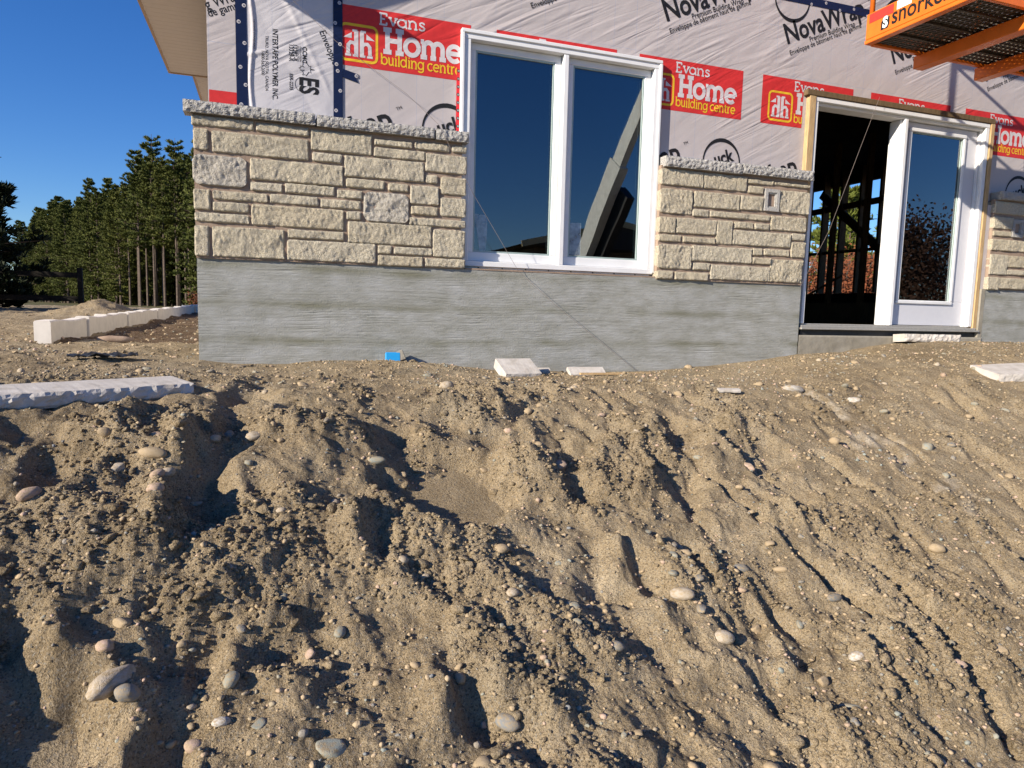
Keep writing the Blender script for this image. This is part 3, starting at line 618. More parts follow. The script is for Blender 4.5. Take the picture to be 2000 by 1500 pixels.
tape('red_tape', [(1.828, 1.70), (1.857, 1.70), (1.857, 2.225), (1.828, 2.222)], MAT['redtape'], [(1.842, 2.19 - .058 * i) for i in range(8)], y=WY - .004, dark=True)
tape('red_tape', [(3.586, 1.70), (3.612, 1.70), (3.612, 2.08), (3.586, 2.08)], MAT['redtape'], [(3.60, 2.03 - .07 * i) for i in range(5)], y=WY - .004, dark=True)
# --- foundation: parged, trowel strokes modelled
def parge(name, x0, x1, z0, z1, seed=0):
    nx, nz = int((x1 - x0) / .018) + 2, int((z1 - z0) / .0032) + 2
    gx, gz = np.meshgrid(np.linspace(x0, x1, nx), np.linspace(z0, z1, nz))
    wz = gz + .028 * pn(gx * .9, gz * 1.3, 41 + seed) + .005 * pn(gx * 4, gz * 5, 42)
    blk = sstep(-.1, .1, pn(gx * 1.4, gz * 2.4, 43))
    def groove(n, w): return -np.clip(1 - np.abs(n) / w, 0, 1)
    wa = wz + gx * .05 * np.sin(np.floor(gx * 2.3 + 3 * pn(gx, gz * 2, 55)) * 2.7); wb = wz - gx * .03
    st = groove(pn(gx * 1.0, wa * 46, 44), .07) * blk + groove(pn(gx * .9 + 9, wb * 50, 45), .07) * (1 - blk)
    st = st * sstep(-.25, .2, pn(gx * 2.1, gz * 6, 54)) + .35 * pn(gx * 2.0, wz * 60, 46) + .5 * np.clip(1 - np.abs(np.sin((gx + .12 * pn(gx * 2, gz * 3, 56)) * 5.1)) / .03, 0, 1) * sstep(0, .2, pn(gx * 1.1, gz * 4, 57))
    d = -.0042 * st * (.45 + .55 * sstep(-.2, .3, pn(gx * 1.7, gz * 2, 47))) + .006 * pn(gx * 1.5, gz * 2, 48) + .0016 * pn(gx * 40, gz * 60, 49) + .004 * np.clip(pn(gx * 9, gz * 30, 50) - .3, 0, 1)
    V = np.stack([gx, d, gz], -1); V = V.reshape(-1, 3)
    Fq = grid_faces(nz, nx); n0 = len(V)
    ext = np.array([[x0, .24, z1], [x1, .24, z1], [x0, .24, z0], [x1, .24, z0]]); V = np.vstack([V, ext])
    tl, tr, bl, br = (nz - 1) * nx, nz * nx - 1, 0, nx - 1
    # returns: left side, right side, top
    side = [(bl, tl, n0, n0 + 2), (tr, br, n0 + 3, n0 + 1), (tl, tr, n0 + 1, n0)]
    return np_mesh(name, V, np.vstack([Fq, np.array(side)]), MAT['parge'], house, smooth=False if False else True)
parge('foundation_wall', 0.0, 5.15, -.55, .702)
parge('foundation_wall', 7.56, 9.6, -.4, .735, 5)
mb = MB(); mb.box((0.002, .2, -.6), (.24, 9, .70)); mb.build('side_foundation', MAT['parge'], house)
def rough_slab(name, a, b, mat, parent, amp=.012, seed=0, faces='f', step=.022, noisefreq=26):
    """stone slab: split (rough) front edge, sawn top, underside and ends"""
    x0, y0, z0 = a; x1, y1, z1 = b; nx = max(4, int((x1 - x0) / step)); nz = max(3, int((z1 - z0) / (step * .6)))
    gx, gz = np.meshgrid(np.linspace(x0, x1, nx + 1), np.linspace(z0, z1, nz + 1))
    e = np.minimum(np.minimum(gx - x0, x1 - gx), np.minimum(gz - z0, z1 - gz))
    d = amp * (1.1 * pn(gx * noisefreq, gz * noisefreq, 51 + seed) + .9 * np.abs(pn(gx * noisefreq * 2.1, gz * noisefreq * 2, 52 + seed))) + amp * .9 * (1 - sstep(0, .02, e))
    V = np.stack([gx, y0 + d, gz + .0025 * pn(gx * 30, gz * 30, 53)], -1).reshape(-1, 3).tolist(); n = len(V); w = nx + 1
    Fq = grid_faces(nz + 1, nx + 1).tolist()
    bot = list(range(w)); top = list(range(nz * w, (nz + 1) * w)); lef = [i * w for i in range(nz + 1)]; rig = [i * w + nx for i in range(nz + 1)]
    V += [(x, y1, z0) for x in gx[0]] + [(x, y1, z1) for x in gx[0]]
    for i in range(nx): Fq.append((bot[i + 1], bot[i], n + i, n + i + 1)); Fq.append((top[i], top[i + 1], n + w + i + 1, n + w + i))
    for i in range(nx): Fq.append((n + i + 1, n + i, n + w + i, n + w + i + 1))
    mb = MB(); mb.add(V, [tuple(f) for f in Fq]); mb.add([V[i] for i in lef] + [(x0, y1, z0), (x0, y1, z1)], [tuple([nz + 1] + list(range(nz + 1)) + [nz + 2])]); mb.add([V[i] for i in rig] + [(x1, y1, z0), (x1, y1, z1)], [tuple([nz + 2] + list(range(nz, -1, -1)) + [nz + 1])])
    return mb.build(name, mat, parent)
# --- stone veneer
ST_L =[ (-12,1573,381,1637),(394,1572,742,1630),(755,1484,1180,1623),(-2,1415,91,1555),(113,1407,740,1550),(764,1408,969,1470),(-10,1185,333,1388),(351,1248,976,1392),(351,1174,561,1233),(579,1175,916,1241),(931,1168,1112,1227),(-8,1021,96,1158),(110,1096,465,1157),(476,1097,804,1160),(818,1092,1104,1154),(111,1017,339,1081),(-5,942,342,1004),(355,939,981,1083),(998,1018,1104,1079),(-7,710,84,917),(103,712,572,917),(592,865,981,926),(589,711,1210,854),(1120,1015,1453,1229),(1008,855,1627,1009),(1197,1562,1474,1605),(1491,1562,1762,1618),(1774,1566,1891,1614),(1194,1480,1570,1548),(985,1324,1566,1471),(1575,1408,1894,1541),(995,1247,1273,1312),(1298,1245,1448,1302),(1574,1324,1671,1386),(1691,1251,1890,1382),(1462,1164,1679,1301),(1469,1086,1674,1151),(1693,1089,1893,1229),(1455,1008,1892,1066),(1637,782,1889,990),(1224,786,1326,851),(1340,787,1636,843),(1224,701,1563,776),(1580,706,1891,773) ]
ST_R =[ (3594,1479,4011,1615),(4007,1480,4465,1614),(4465,1558,4751,1600),(4752,1567,5159,1597),(4470,1475,4644,1543),(3590,1245,3912,1453),(3918,1316,4400,1453),(4399,1326,4651,1456),(4644,1330,4828,1533),(4817,1329,5164,1532),(3909,1237,4086,1301),(4087,1244,4731,1298),(4736,1170,5147,1300),(3599,1080,3756,1216),(3753,1085,4170,1219),(4161,1013,4340,1223),(4345,1163,4560,1223),(4561,1165,4737,1222),(4336,1019,4980,1149),(4979,1092,5143,1156),(3598,1008,3818,1070),(3824,1011,4166,1065),(3598,780,3931,988),(3923,858,4559,994),(4558,935,4676,1001),(4680,941,4971,1003),(4980,937,5152,1079),(4559,859,4776,921),(3937,780,4125,845),(4762,707,5140,915),(4121,706,4773,838),(3566,692,3756,764),(3761,690,4112,761) ]
ST_F =[ (7559,1511,7912,1637),(7910,1510,8218,1632),(7558,1359,7842,1482),(7826,1279,8017,1468),(7564,1284,7837,1337),(7556,1135,8141,1253),(7561,887,7816,1097),(7804,971,8131,1092),(7816,891,8143,946),(7552,728,7712,861),(7702,743,8183,859),(8002,1293,8268,1480) ]
YS = -.030
def veneer(name, x0, x1, z0, z1):
    mb = MB(); mb.box((x0, -.013, z0), (x1, .072 if x1 < 1.0 else .036, z1)); return mb.build(name, MAT['mortar'], house)
def stone(parent, q, seed, mat='stone', rc=.016, amp=.008, ret=None):
    """one rough-faced veneer stone; q in millimetres (x0, z0, x1, z1)"""
    x0, z0, x1, z1 = [k / 1000 for k in q]; w, h = x1 - x0, z1 - z0; cx, cz = (x0 + x1) / 2, (z0 + z1) / 2
    nx, nz = max(8, int(w / .0085)), max(7, int(h / .0085))
    # rows concentrated at the arrises
    def par(n): u = np.linspace(0, 1, n + 1); return .5 - .5 * np.cos(np.pi * u) * (.35) - (u * -1 + .5) * .65
    px, pz = np.meshgrid((par(nx) - .5) * w, (par(nz) - .5) * h)
    px = np.clip(px, -w / 2, w / 2); pz = np.clip(pz, -h / 2, h / 2)
    ax, az = np.abs(px), np.abs(pz); qx, qz = ax - (w / 2 - rc), az - (h / 2 - rc); ql = np.hypot(np.maximum(qx, 0), np.maximum(qz, 0))
    k = np.where((qx > 0) & (qz > 0) & (ql > rc), rc / np.maximum(ql, 1e-6), 1)
    px = np.where((qx > 0) & (qz > 0), np.sign(px) * (w / 2 - rc + qx * k), px); pz = np.where((qx > 0) & (qz > 0), np.sign(pz) * (h / 2 - rc + qz * k), pz)
    e = np.minimum(w / 2 - np.abs(px), h / 2 - np.abs(pz)); X = cx + px; Zz = cz + pz
    ed = 1 - sstep(0, .02, e)
    X = X + ed * .004 * pn(X * 22, Zz * 22, 61 + seed); Zz = Zz + ed * .0035 * pn(X * 20, Zz * 20, 62 + seed)
    r = .009; d = r * (1 - np.sqrt(np.clip(1 - (1 - np.clip(e / r, 0, 1)) ** 2, 0, 1)))
    d = d + amp * (1.2 * pn(X * 9, Zz * 9, 63 + seed) + .9 * np.abs(pn(X * 24 + Zz * 9, Zz * 19, 64 + seed)) + .75 * pn(X * 52 + Zz * 20, Zz * 36, 65 + seed) + .45 * np.abs(pn(X * 95, Zz * 80, 67 + seed)))
    facet = pn(X * 5 + 3, Zz * 6, 66 + seed); d = d + amp * 1.8 * np.clip(facet - .16, 0, 1)
    V = np.stack([X, YS + d, Zz], -1); ring = V.copy(); V = V.reshape(-1, 3); nr, nc = X.shape
    b = list(range(nc)) + [i * nc + nc - 1 for i in range(1, nr)] + [(nr - 1) * nc + i for i in range(nc - 2, -1, -1)] + [i * nc for i in range(nr - 2, 0, -1)]
    back = V[b].copy(); back[:, 1] = -.006 if ret is None else np.where(back[:, 0] < x0 + .03, ret, -.006)
    n0 = len(V); V = np.vstack([V, back]); nb = len(b)
    side = np.array([(b[(i + 1) % nb], b[i], n0 + i, n0 + (i + 1) % nb) for i in range(nb)])
    return np_mesh('stone', V, np.vstack([grid_faces(nr, nc), side]), MAT[mat], parent)
random.seed(4)
v1 = veneer('stone_veneer', -.001, 1.856, .700, 1.645)
GR = {6, 23}
for i, q in enumerate(ST_L):
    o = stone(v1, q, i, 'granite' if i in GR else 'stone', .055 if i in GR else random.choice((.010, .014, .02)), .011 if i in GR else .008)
    if i == 6: o['label'] = 'big pale fieldstone at the corner'
    if i == 23: o['label'] = 'big pale rounded fieldstone in the middle'
v2 = veneer('stone_veneer', 3.590, 5.135, .690, 1.640)
for i, q in enumerate(ST_R):
    if i == 8: continue
    first = q[0] < 3610
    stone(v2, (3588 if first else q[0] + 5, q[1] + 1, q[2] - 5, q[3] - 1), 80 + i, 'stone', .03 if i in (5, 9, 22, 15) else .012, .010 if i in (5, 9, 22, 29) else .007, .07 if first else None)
v3 = veneer('stone_veneer', 7.560, 9.4, .735, 1.655)
for i, q in enumerate(ST_F):
    if i == 3: continue
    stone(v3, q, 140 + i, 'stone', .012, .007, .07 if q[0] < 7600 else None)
for k, (x, z) in enumerate([(8.25, .74), (8.25, .98), (8.25, 1.20), (8.28, 1.42)]):
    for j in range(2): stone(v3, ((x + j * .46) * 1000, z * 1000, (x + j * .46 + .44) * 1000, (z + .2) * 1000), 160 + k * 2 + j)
# outlet boxes set in the veneer
def outlet(x0, z0, x1, z1):
    mb = MB(); y0, y1 = -.034, .0; w = .030
    for a, b in (((x0, y0, z0), (x1, y1, z0 + w)), ((x0, y0, z1 - w), (x1, y1, z1)), ((x0, y0, z0 + w), (x0 + w, y1, z1 - w)), ((x1 - w, y0, z0 + w), (x1, y1, z1 - w))): mb.box(a, b)
    w2 = w + .012
    for a, b in (((x0 + w, y0 + .008, z0 + w), (x1 - w, y1, z0 + w2)), ((x0 + w, y0 + .008, z1 - w2), (x1 - w, y1, z1 - w)), ((x0 + w, y0 + .008, z0 + w2), (x0 + w2, y1, z1 - w2)), ((x1 - w2, y0 + .008, z0 + w2), (x1 - w, y1, z1 - w2))): mb.box(a, b)
    o = mb.build('outlet_box', MAT['ledge'], house); mb = MB(); mb.box((x0 + w2, -.003, z0 + w2), (x1 - w2, .0, z1 - w2)); mb.build('recess_shade', MAT['lift_dark'], o)  # dark plate stands in for the shade inside the box
outlet(4.655, 1.335, 4.812, 1.528); outlet(7.835, 1.285, 7.99, 1.465)
# ledge stones
LED = []
for i, (x0, x1, zt, zb, yb) in enumerate([(-.056, .783, 1.724, 1.648, .07), (.795, 1.634, 1.718, 1.645, .07), (1.645, 1.897, 1.716, 1.640, .036), (3.606, 4.375, 1.712, 1.626, .07), (4.384, 5.160, 1.716, 1.634, .018), (7.598, 8.5, 1.735, 1.652, .07), (8.51, 9.4, 1.735, 1.652, .07)]):
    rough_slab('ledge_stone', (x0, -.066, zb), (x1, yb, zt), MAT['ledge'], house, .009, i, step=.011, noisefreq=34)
# --- window
win = MB(); fy0, fy1 = .040, .19
X0, X1, Z0, Z1 = 1.858, 3.584, .730, 2.487; w = .062
win.cbox((X0, fy0, Z1 - w), (X1, fy1, Z1)); win.cbox((X0, fy0 + .001, Z0 + .04), (X0 + w + .01, fy1, Z1 - w)); win.cbox((X1 - w, fy0 + .001, Z0 + .04), (X1, fy1, Z1 - w)); win.cbox((X0, fy0 - .002, Z0), (X1, fy1, Z0 + .042))
win.cbox((X0 - .004, fy0 - .012, Z1 - .022), (X1 + .004, WY, Z1 + .006)); win.cbox((X0 - .004, fy0 - .012, .74), (X0 + .020, WY, Z1 - .022)); win.cbox((X1 - .020, fy0 - .012, .74), (X1 + .006, WY, Z1 - .022))
win.cbox((2.700, fy0 + .004, Z0 + .042), (2.742, fy1, Z1 - w)); win.cbox((1.90, .060, .716), (3.56, .12, .729))
window = win.build('window', MAT['vinyl'], house)
for k, (sx0, sx1, gx0, gx1) in enumerate(((1.932, 2.698, 1.985, 2.645), (2.744, 3.521, 2.806, 3.463))):
    sb = MB(); sy0, sy1 = .098, .15; sz0, sz1, gz0, gz1 = .776, 2.424, .846, 2.372
    sb.cbox((sx0, sy0, sz0), (sx1, sy1, gz0)); sb.cbox((sx0, sy0, gz1), (sx1, sy1, sz1)); sb.cbox((sx0, sy0 + .0005, gz0), (gx0, sy1, gz1)); sb.cbox((gx1, sy0 + .0005, gz0), (sx1, sy1, gz1))
    sb.build('sash', MAT['vinyl'], window)
    bb = MB(); by0, by1 = .104, .128; bw = .014
    bb.box((gx0, by0, gz0), (gx1, by1, gz0 + bw)); bb.box((gx0, by0, gz1 - bw), (gx1, by1, gz1)); bb.box((gx0, by0 + .001, gz0 + bw), (gx0 + bw, by1, gz1 - bw)); bb.box((gx1 - bw, by0 + .001, gz0 + bw), (gx1, by1, gz1 - bw))
    bb.build('glazing_bead', MAT['bead'], window)
    g = MB(); g.box((gx0 + .004, .116, gz0 + .004), (gx1 - .004, .136, gz1 - .004)); g.build('pane', MAT['glass'], window)
t = NT('clear film label'); t.t.nodes.remove(t.p); tr = t.n('ShaderNodeBsdfTransparent'); df = t.n('ShaderNodeBsdfDiffuse'); df.inputs[0].default_value = (.55, .68, .78, 1); mx = t.n('ShaderNodeMixShader')
t.l(t.math('MULTIPLY', t.noise(t.pos, 18, 4), .95), mx.inputs[0]); t.l(tr.outputs[0], mx.inputs[1]); t.l(df.outputs[0], mx.inputs[2]); t.l(mx.outputs[0], t.out.inputs[0]); MAT['film'] = t.m
def film(P):
    mb = MB(); mb.add([(x, .1148, z) for x, z in P], [tuple(range(len(P)))]); mb.build('glass_label', MAT['film'], window)
film([(2.000, 1.145), (2.085, 1.140), (2.105, 1.105), (2.108, 1.02), (2.095, .86), (2.045, .862)]); film([(2.826, 1.128), (2.925, 1.130), (2.925, .866), (2.826, .866)])
# flashing tape crumbs and screw heads along the window's bottom fin
mb = MB()
for i in range(8): mb.tube([(2.02 + .2 * i, .058, .7225), (2.02 + .2 * i, .052, .7225)], .005, 6)
mb.build('screw_heads', MAT['lift_dark'], window)
mb = MB(); mb.box((1.90, -.002, .700), (3.585, .06, .712)); mb.build('mortar_bed', MAT['mortar'], house)
# --- door unit: left leaf missing (open), right leaf fixed
dm = MB()
dm.cbox((5.204, .030, .335), (5.238, .19, 2.362)); dm.cbox((7.392, .030, .335), (7.444, .19, 2.362)); dm.cbox((5.204, .028, 2.362), (7.444, .19, 2.404))
dm.cbox((5.238, .060, 2.335), (7.392, .19, 2.362)); dm.cbox((7.372, .075, .335), (7.392, .19, 2.335)); dm.cbox((6.318, .045, .335), (6.358, .23, 2.335)); dm.cbox((6.30, .085, .335), (6.318, .20, 2.335))
door = dm.build('door', MAT['vinyl'], house)
lm = MB(); L0, L1, D0, D1 = .100, .145, .340, 2.330; a0, a1, b0, b1 = 6.462, 7.170, .590, 2.245
lm.cbox((6.360, L0, D0), (7.370, L1, b0)); lm.cbox((6.360, L0, b1), (7.370, L1, D1)); lm.cbox((6.360, L0 + .0004, b0), (a0, L1, b1)); lm.cbox((a1, L0 + .0004, b0), (7.370, L1, b1))
lm.build('door_leaf', MAT['door_white'], door)
lm = MB(); e = .034
lm.cbox((a0 - e, .082, b0 - e), (a1 + e, .0995, b0 + .004), .007); lm.cbox((a0 - e, .082, b1 - .004), (a1 + e, .0995, b1 + e), .007); lm.cbox((a0 - e, .0825, b0 + .004), (a0 + .004, .0995, b1 - .004), .007); lm.cbox((a1 - .004, .0825, b0 + .004), (a1 + e, .0995, b1 - .004), .007)
lm.build('glass_moulding', MAT['vinyl'], door)
g = MB(); g.box((a0 + .001, .112, b0 + .001), (a1 - .001, .132, b1 - .001)); g.build('pane', MAT['glass'], door)
g = MB(); g.box((a0 - .002, .100, b0 + .004), (a0 + .010, .1118, b1 - .004)); g.box((a1 - .010, .100, b0 + .004), (a1 + .002, .1118, b1 - .004)); g.box((a0 + .01, .100, b1 - .012), (a1 - .01, .1118, b1 - .004)); g.build('glazing_bead', MAT['bead'], door)
g = MB(); g.box((6.3165, .15, 1.005), (6.3178, .175, 1.10)); g.box((6.3165, .15, 1.20), (6.3178, .175, 1.27)); g.build('strike_plate', MAT['threshold'], door)
g = MB(); g.cbox((5.172, -.018, .281), (7.505, .19, .300), .003); g.cbox((5.19, .012, .300), (7.49, .19, .322), .003); g.cbox((5.21, .05, .322), (7.44, .19, .336), .003)
g.build('door_sill', MAT['threshold'], door)
g = MB(); g.cbox((5.095, .018, 2.406), (7.502, .074, 2.456), .003); g.build('head_strip', MAT['wood_dark'], door)
g = MB(); g.cbox((5.130, .022, 1.2), (5.200, .074, 2.404), .003); g.build('side_strip', MAT['wood'], door)
g = MB(); g.cbox((7.450, .018, .315), (7.500, .074, 2.404), .003); g.build('side_strip', MAT['wood'], door)
mb = MB()
nx = 90; gx, gz = np.meshgrid(np.linspace(5.152, 7.556, nx), np.linspace(-.5, .226, 40))
d = -.010 + .006 * pn(gx * 4, gz * 4, 71) + .004 * pn(gx * 18, gz * 18, 72)
top = np.stack([gx[-1], np.full(nx, .24), gz[-1] + .0], -1); V = np.vstack([np.stack([gx, d, gz], -1).reshape(-1, 3), top]); n0 = 39 * nx
Fq = np.vstack([grid_faces(40, nx), np.array([(n0 + i, n0 + i + 1, 40 * nx + i + 1, 40 * nx + i) for i in range(nx - 1)])])
np_mesh('door_footing', V, Fq, MAT['concrete'], house)
mb = MB(); mb.box((5.2, .03, .226), (7.5, .2, .281)); mb.build('sill_gap_shade', MAT['lift_dark'], house)  # dark block filling the gap below the sill, in place of its shade
mb = MB(); mb.box((7.503, -.002, .227), (7.559, .24, .734)); mb.build('foundation_return', MAT['concrete'], house)
mb = MB(); mb.box((7.505, .02, .735), (7.556, .0745, 1.6)); mb.build('wrap_return', MAT['wrap'], house)
# --- inside: dim framed shell seen through the doorway
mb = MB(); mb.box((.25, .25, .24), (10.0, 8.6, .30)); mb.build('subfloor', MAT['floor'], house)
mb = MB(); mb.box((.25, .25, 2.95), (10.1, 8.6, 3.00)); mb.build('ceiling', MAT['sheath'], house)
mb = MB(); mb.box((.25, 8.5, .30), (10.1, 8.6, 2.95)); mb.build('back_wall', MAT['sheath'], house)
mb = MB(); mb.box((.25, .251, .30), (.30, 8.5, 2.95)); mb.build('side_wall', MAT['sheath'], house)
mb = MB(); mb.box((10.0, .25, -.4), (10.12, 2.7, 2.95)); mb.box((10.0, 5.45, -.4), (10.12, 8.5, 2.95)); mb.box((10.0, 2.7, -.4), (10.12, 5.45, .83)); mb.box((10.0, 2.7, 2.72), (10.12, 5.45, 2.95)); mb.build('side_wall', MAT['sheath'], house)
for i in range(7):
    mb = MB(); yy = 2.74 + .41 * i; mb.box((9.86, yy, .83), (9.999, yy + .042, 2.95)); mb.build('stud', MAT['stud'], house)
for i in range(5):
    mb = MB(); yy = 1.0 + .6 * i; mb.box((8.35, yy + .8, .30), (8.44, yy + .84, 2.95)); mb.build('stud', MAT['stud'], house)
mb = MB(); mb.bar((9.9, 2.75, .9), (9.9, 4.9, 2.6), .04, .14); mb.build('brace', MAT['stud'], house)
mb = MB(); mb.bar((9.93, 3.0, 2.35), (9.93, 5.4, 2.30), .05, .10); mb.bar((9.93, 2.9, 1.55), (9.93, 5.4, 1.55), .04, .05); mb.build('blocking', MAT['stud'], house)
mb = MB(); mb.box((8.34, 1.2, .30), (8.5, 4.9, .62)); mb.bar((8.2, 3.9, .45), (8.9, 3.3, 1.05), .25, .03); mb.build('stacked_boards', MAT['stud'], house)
# --- roof, soffit, fascia
mb = MB()
def slope(xa, za, xb, zb, y0, y1, th=.16):
    mb.add([(xa, y0, za), (xb, y0, zb), (xb, y1, zb), (xa, y1, za), (xa, y0, za + th), (xb, y0, zb + th), (xb, y1, zb + th), (xa, y1, za + th)], [(0, 1, 2, 3), (7, 6, 5, 4), (0, 4, 5, 1), (1, 5, 6, 2), (2, 6, 7, 3), (3, 7, 4, 0)])
slope(-.585, 3.085, 5.2, 5.573, -.5, 4.0); slope(5.2, 5.574, 10.9, 3.123, -.5, 4.0); slope(-.333, 3.19, 5.2, 5.571, 4.001, 10.2); slope(5.2, 5.572, 10.7, 3.207, 4.001, 10.2)
mb.build('roof', MAT['roofing'], house)
for y0, y1, xe in ((-.5, 4.0, -.587), (4.0, 10.2, -.335)):
    n = int(round((y1 - y0) / .30)); st = (y1 - y0) / n
    for i in range(n):
        a = y0 + i * st; m = MB(); zz = 3.052
        for j in range(3):
            q0 = a + j * st / 3; q1 = a + (j + 1) * st / 3; gz = .006
            m.add([(xe + .012, q0, zz + gz), (xe + .012, q0 + .014, zz), (xe + .012, q1, zz), (.088, q0, zz + gz), (.088, q0 + .014, zz), (.088, q1, zz), (xe + .012, q1, zz + gz), (.088, q1, zz + gz)], [(0, 3, 4, 1), (1, 4, 5, 2), (2, 5, 7, 6)])
        m.build('soffit_panel', MAT['soffit'], house)
    m = MB(); m.box((xe - .012, y0, 3.040), (xe + .012, y1, 3.21)); m.box((xe + .012, y1 - .02, 3.040), (.085, y1 + .004, 3.18)); m.build('fascia', MAT['fascia'], house)
COBBLES = [(0.04, -3.158, 0.158, 0.065, -55, 'P'), (0.084, -3.22, 0.047, 0.055, 80, 'G'), (0.031, -2.964, 0.049, 0.046, 0, 'T'), (0.251, -3.295, 0.036, 0.041, 90, 'K'), (0.317, -3.262, 0.042, 0.028, 0, 'W'), (0.414, -3.291, 0.054, 0.034, -45, 'V'), (0.339, -3.157, 0.053, 0.036, -60, 'V'), (-0.321, -2.498, 0.077, 0.046, -50, 'K'), (-0.094, -2.292, 0.066, 0.047, -40, 'P'), (0.018, -2.214, 0.093, 0.049, 10, 'T'), (0.077, -2.289, 0.052, 0.04, -30, 'P'), (0.604, -3.362, 0.062, 0.077, 80, 'V'), (1.129, -3.34, 0.066, 0.047, 30, 'G'), (1.584, -3.169, 0.054, 0.04, 20, 'G'), (2.28, -3.056, 0.053, 0.053, 0, 'T'), (2.057, -3.147, 0.054, 0.066, 80, 'P'), (1.985, -2.964, 0.081, 0.053, 30, 'P'), (2.341, -3.348, 0.045, 0.045, 0, 'T'), (2.528, -3.318, 0.05, 0.039, 10, 'W'), (2.348, -3.464, 0.072, 0.022, 20, 'V'), (3.201, -3.389, 0.053, 0.045, 30, 'T'), (3.544, -2.819, 0.071, 0.05, 10, 'T'), (0.902, -2.126, 0.079, 0.037, 10, 'V'), (2.929, -2.154, 0.073, 0.051, 30, 'K'), (2.696, -3.03, 0.061, 0.035, 0, 'G'), (-0.152, -3.326, 0.042, 0.042, 0, 'K'), (0.273, -0.169, 0.119, 0.049, -20, 'T'), (1.447, -1.272, 0.073, 0.061, 0, 'P'), (3.977, -1.293, 0.146, 0.066, 5, 'C'), (4.312, -1.507, 0.1, 0.065, 0, 'C'), (0.909, -2.765, 0.038, 0.034, 0, 'P'), (1.286, -2.921, 0.041, 0.034, 0, 'P'), (0.488, -2.517, 0.039, 0.035, -20, 'P'), (0.062, -2.433, 0.049, 0.038, -30, 'K'), (0.07, -2.553, 0.051, 0.044, 0, 'K'), (1.317, -2.679, 0.062, 0.045, 0, 'T'), (0.489, -2.85, 0.031, 0.031, 0, 'V'), (3.941, -0.04, 0.063, 0.054, 0, 'T')]
# ================================================================ loose stone slabs, blocks and litter
def place(o, loc, rz=0, rx=0, ry=0): o.location = loc; o.rotation_euler = (rx, ry, rz); return o
def slab_thing(name, L, Wd, Hh, label, cat, loc, rz=0, rx=0, ry=0, mat='cast', amp=.012, seed=0):
    o = rough_slab(name, (-L / 2, -Wd / 2, 0), (L / 2, Wd / 2, Hh), MAT[mat], None, amp, 300 + seed, step=.02)
    tag(o, label, cat); return place(o, loc, rz, rx, ry)
slab_thing('capstone_slab', 1.55, .30, .072, 'long pale capstone slab with split edge lying on the dirt at left', 'stone slab', (-.656, -1.637, -.078), R_(27.7), R_(3), 0, 'cast', .014, 1)
slab_thing('capstone_slab', .62, .17, .075, 'pale rough-faced capstone slab resting against the door footing', 'stone slab', (6.60, -.16, .178), R_(-10), R_(-4), 0, 'cast', .012, 2)
slab_thing('capstone_slab', .80, .30, .07, 'flat pale capstone slab on the dirt at the right picture edge', 'stone slab', (6.22, -1.40, -.035), R_(-12), R_(10), R_(-3), 'cast', .006, 3)
slab_thing('stone_block', .285, .24, .075, 'white wedge-sided stone block tilted on dirt below the window', 'stone block', (2.20, -.40, -.085), R_(4), R_(24), 0, 'cast', .004, 4)
slab_thing('stone_strip', .15, .07, .035, 'small white stone offcut behind the tilted white block', 'stone offcut', (2.46, -.22, -.090), R_(-14), R_(10), 0, 'cast', .003, 5)
slab_thing('stone_strip', .31, .11, .03, 'thin white stone offcut lying below the window right of the block', 'stone offcut', (2.86, -.22, -.100), R_(-2), R_(30), 0, 'cast', .003, 6)
mb = MB(); mb.bar((0, 0, .012), (.60, 0, .012), .04, .014); tag(place(mb.build('wood_lath', MAT['wood']), (2.74, -.36, -.097), R_(-3)), 'thin pale wooden lath on the dirt beside the white offcut', 'lath')
slab_thing('stone_strip', .15, .05, .02, 'flat white stone chip on the bank below the stone pier', 'stone offcut', (3.42, -1.30, -.125), R_(-18), R_(8), 0, 'cast', .003, 7)
# bright blue plastic box
bx = empty('blue_box', (1.33, -.075, -.03), R_(-4)); tag(bx, 'small bright blue plastic box leaning against the foundation', 'box')
M = Matrix.Rotation(R_(-14), 4, 'X'); mb = MB(); mb.cbox((-.055, -.03, 0), (.055, .03, .088), .005, 0, M); mb.build('box_body', MAT['blue'], bx)
mb = MB(); mb.cbox((.056, -.028, .0), (.105, .028, .075), .004, 0, M @ Matrix.Rotation(R_(-22), 4, 'Y')); mb.build('box_flap', MAT['concrete'], bx)
# torn dark plastic
gx, gy = np.meshgrid(np.linspace(-.20, .20, 40), np.linspace(-.07, .07, 16))
gz = .018 + .045 * np.abs(pn(gx * 11, gy * 16, 81)) + .02 * pn(gx * 30, gy * 30, 82); yy = gy * (.5 + .9 * np.abs(pn(gx * 7, gx * 0, 83)) + .3 * np.sin(gx * 18) ** 2)
o = np_mesh('plastic_scrap', np.stack([gx, yy, gz], -1).reshape(-1, 3), grid_faces(*gx.shape), MAT['rag'])
sm = o.modifiers.new('thickness', 'SOLIDIFY'); sm.thickness = .003
tag(o, 'crumpled dark plastic scrap on the dirt near the house corner', 'plastic scrap'); o.location = (-.56, -.11, float(H([-.56], [-.11])[0])); o.rotation_euler.z = .2
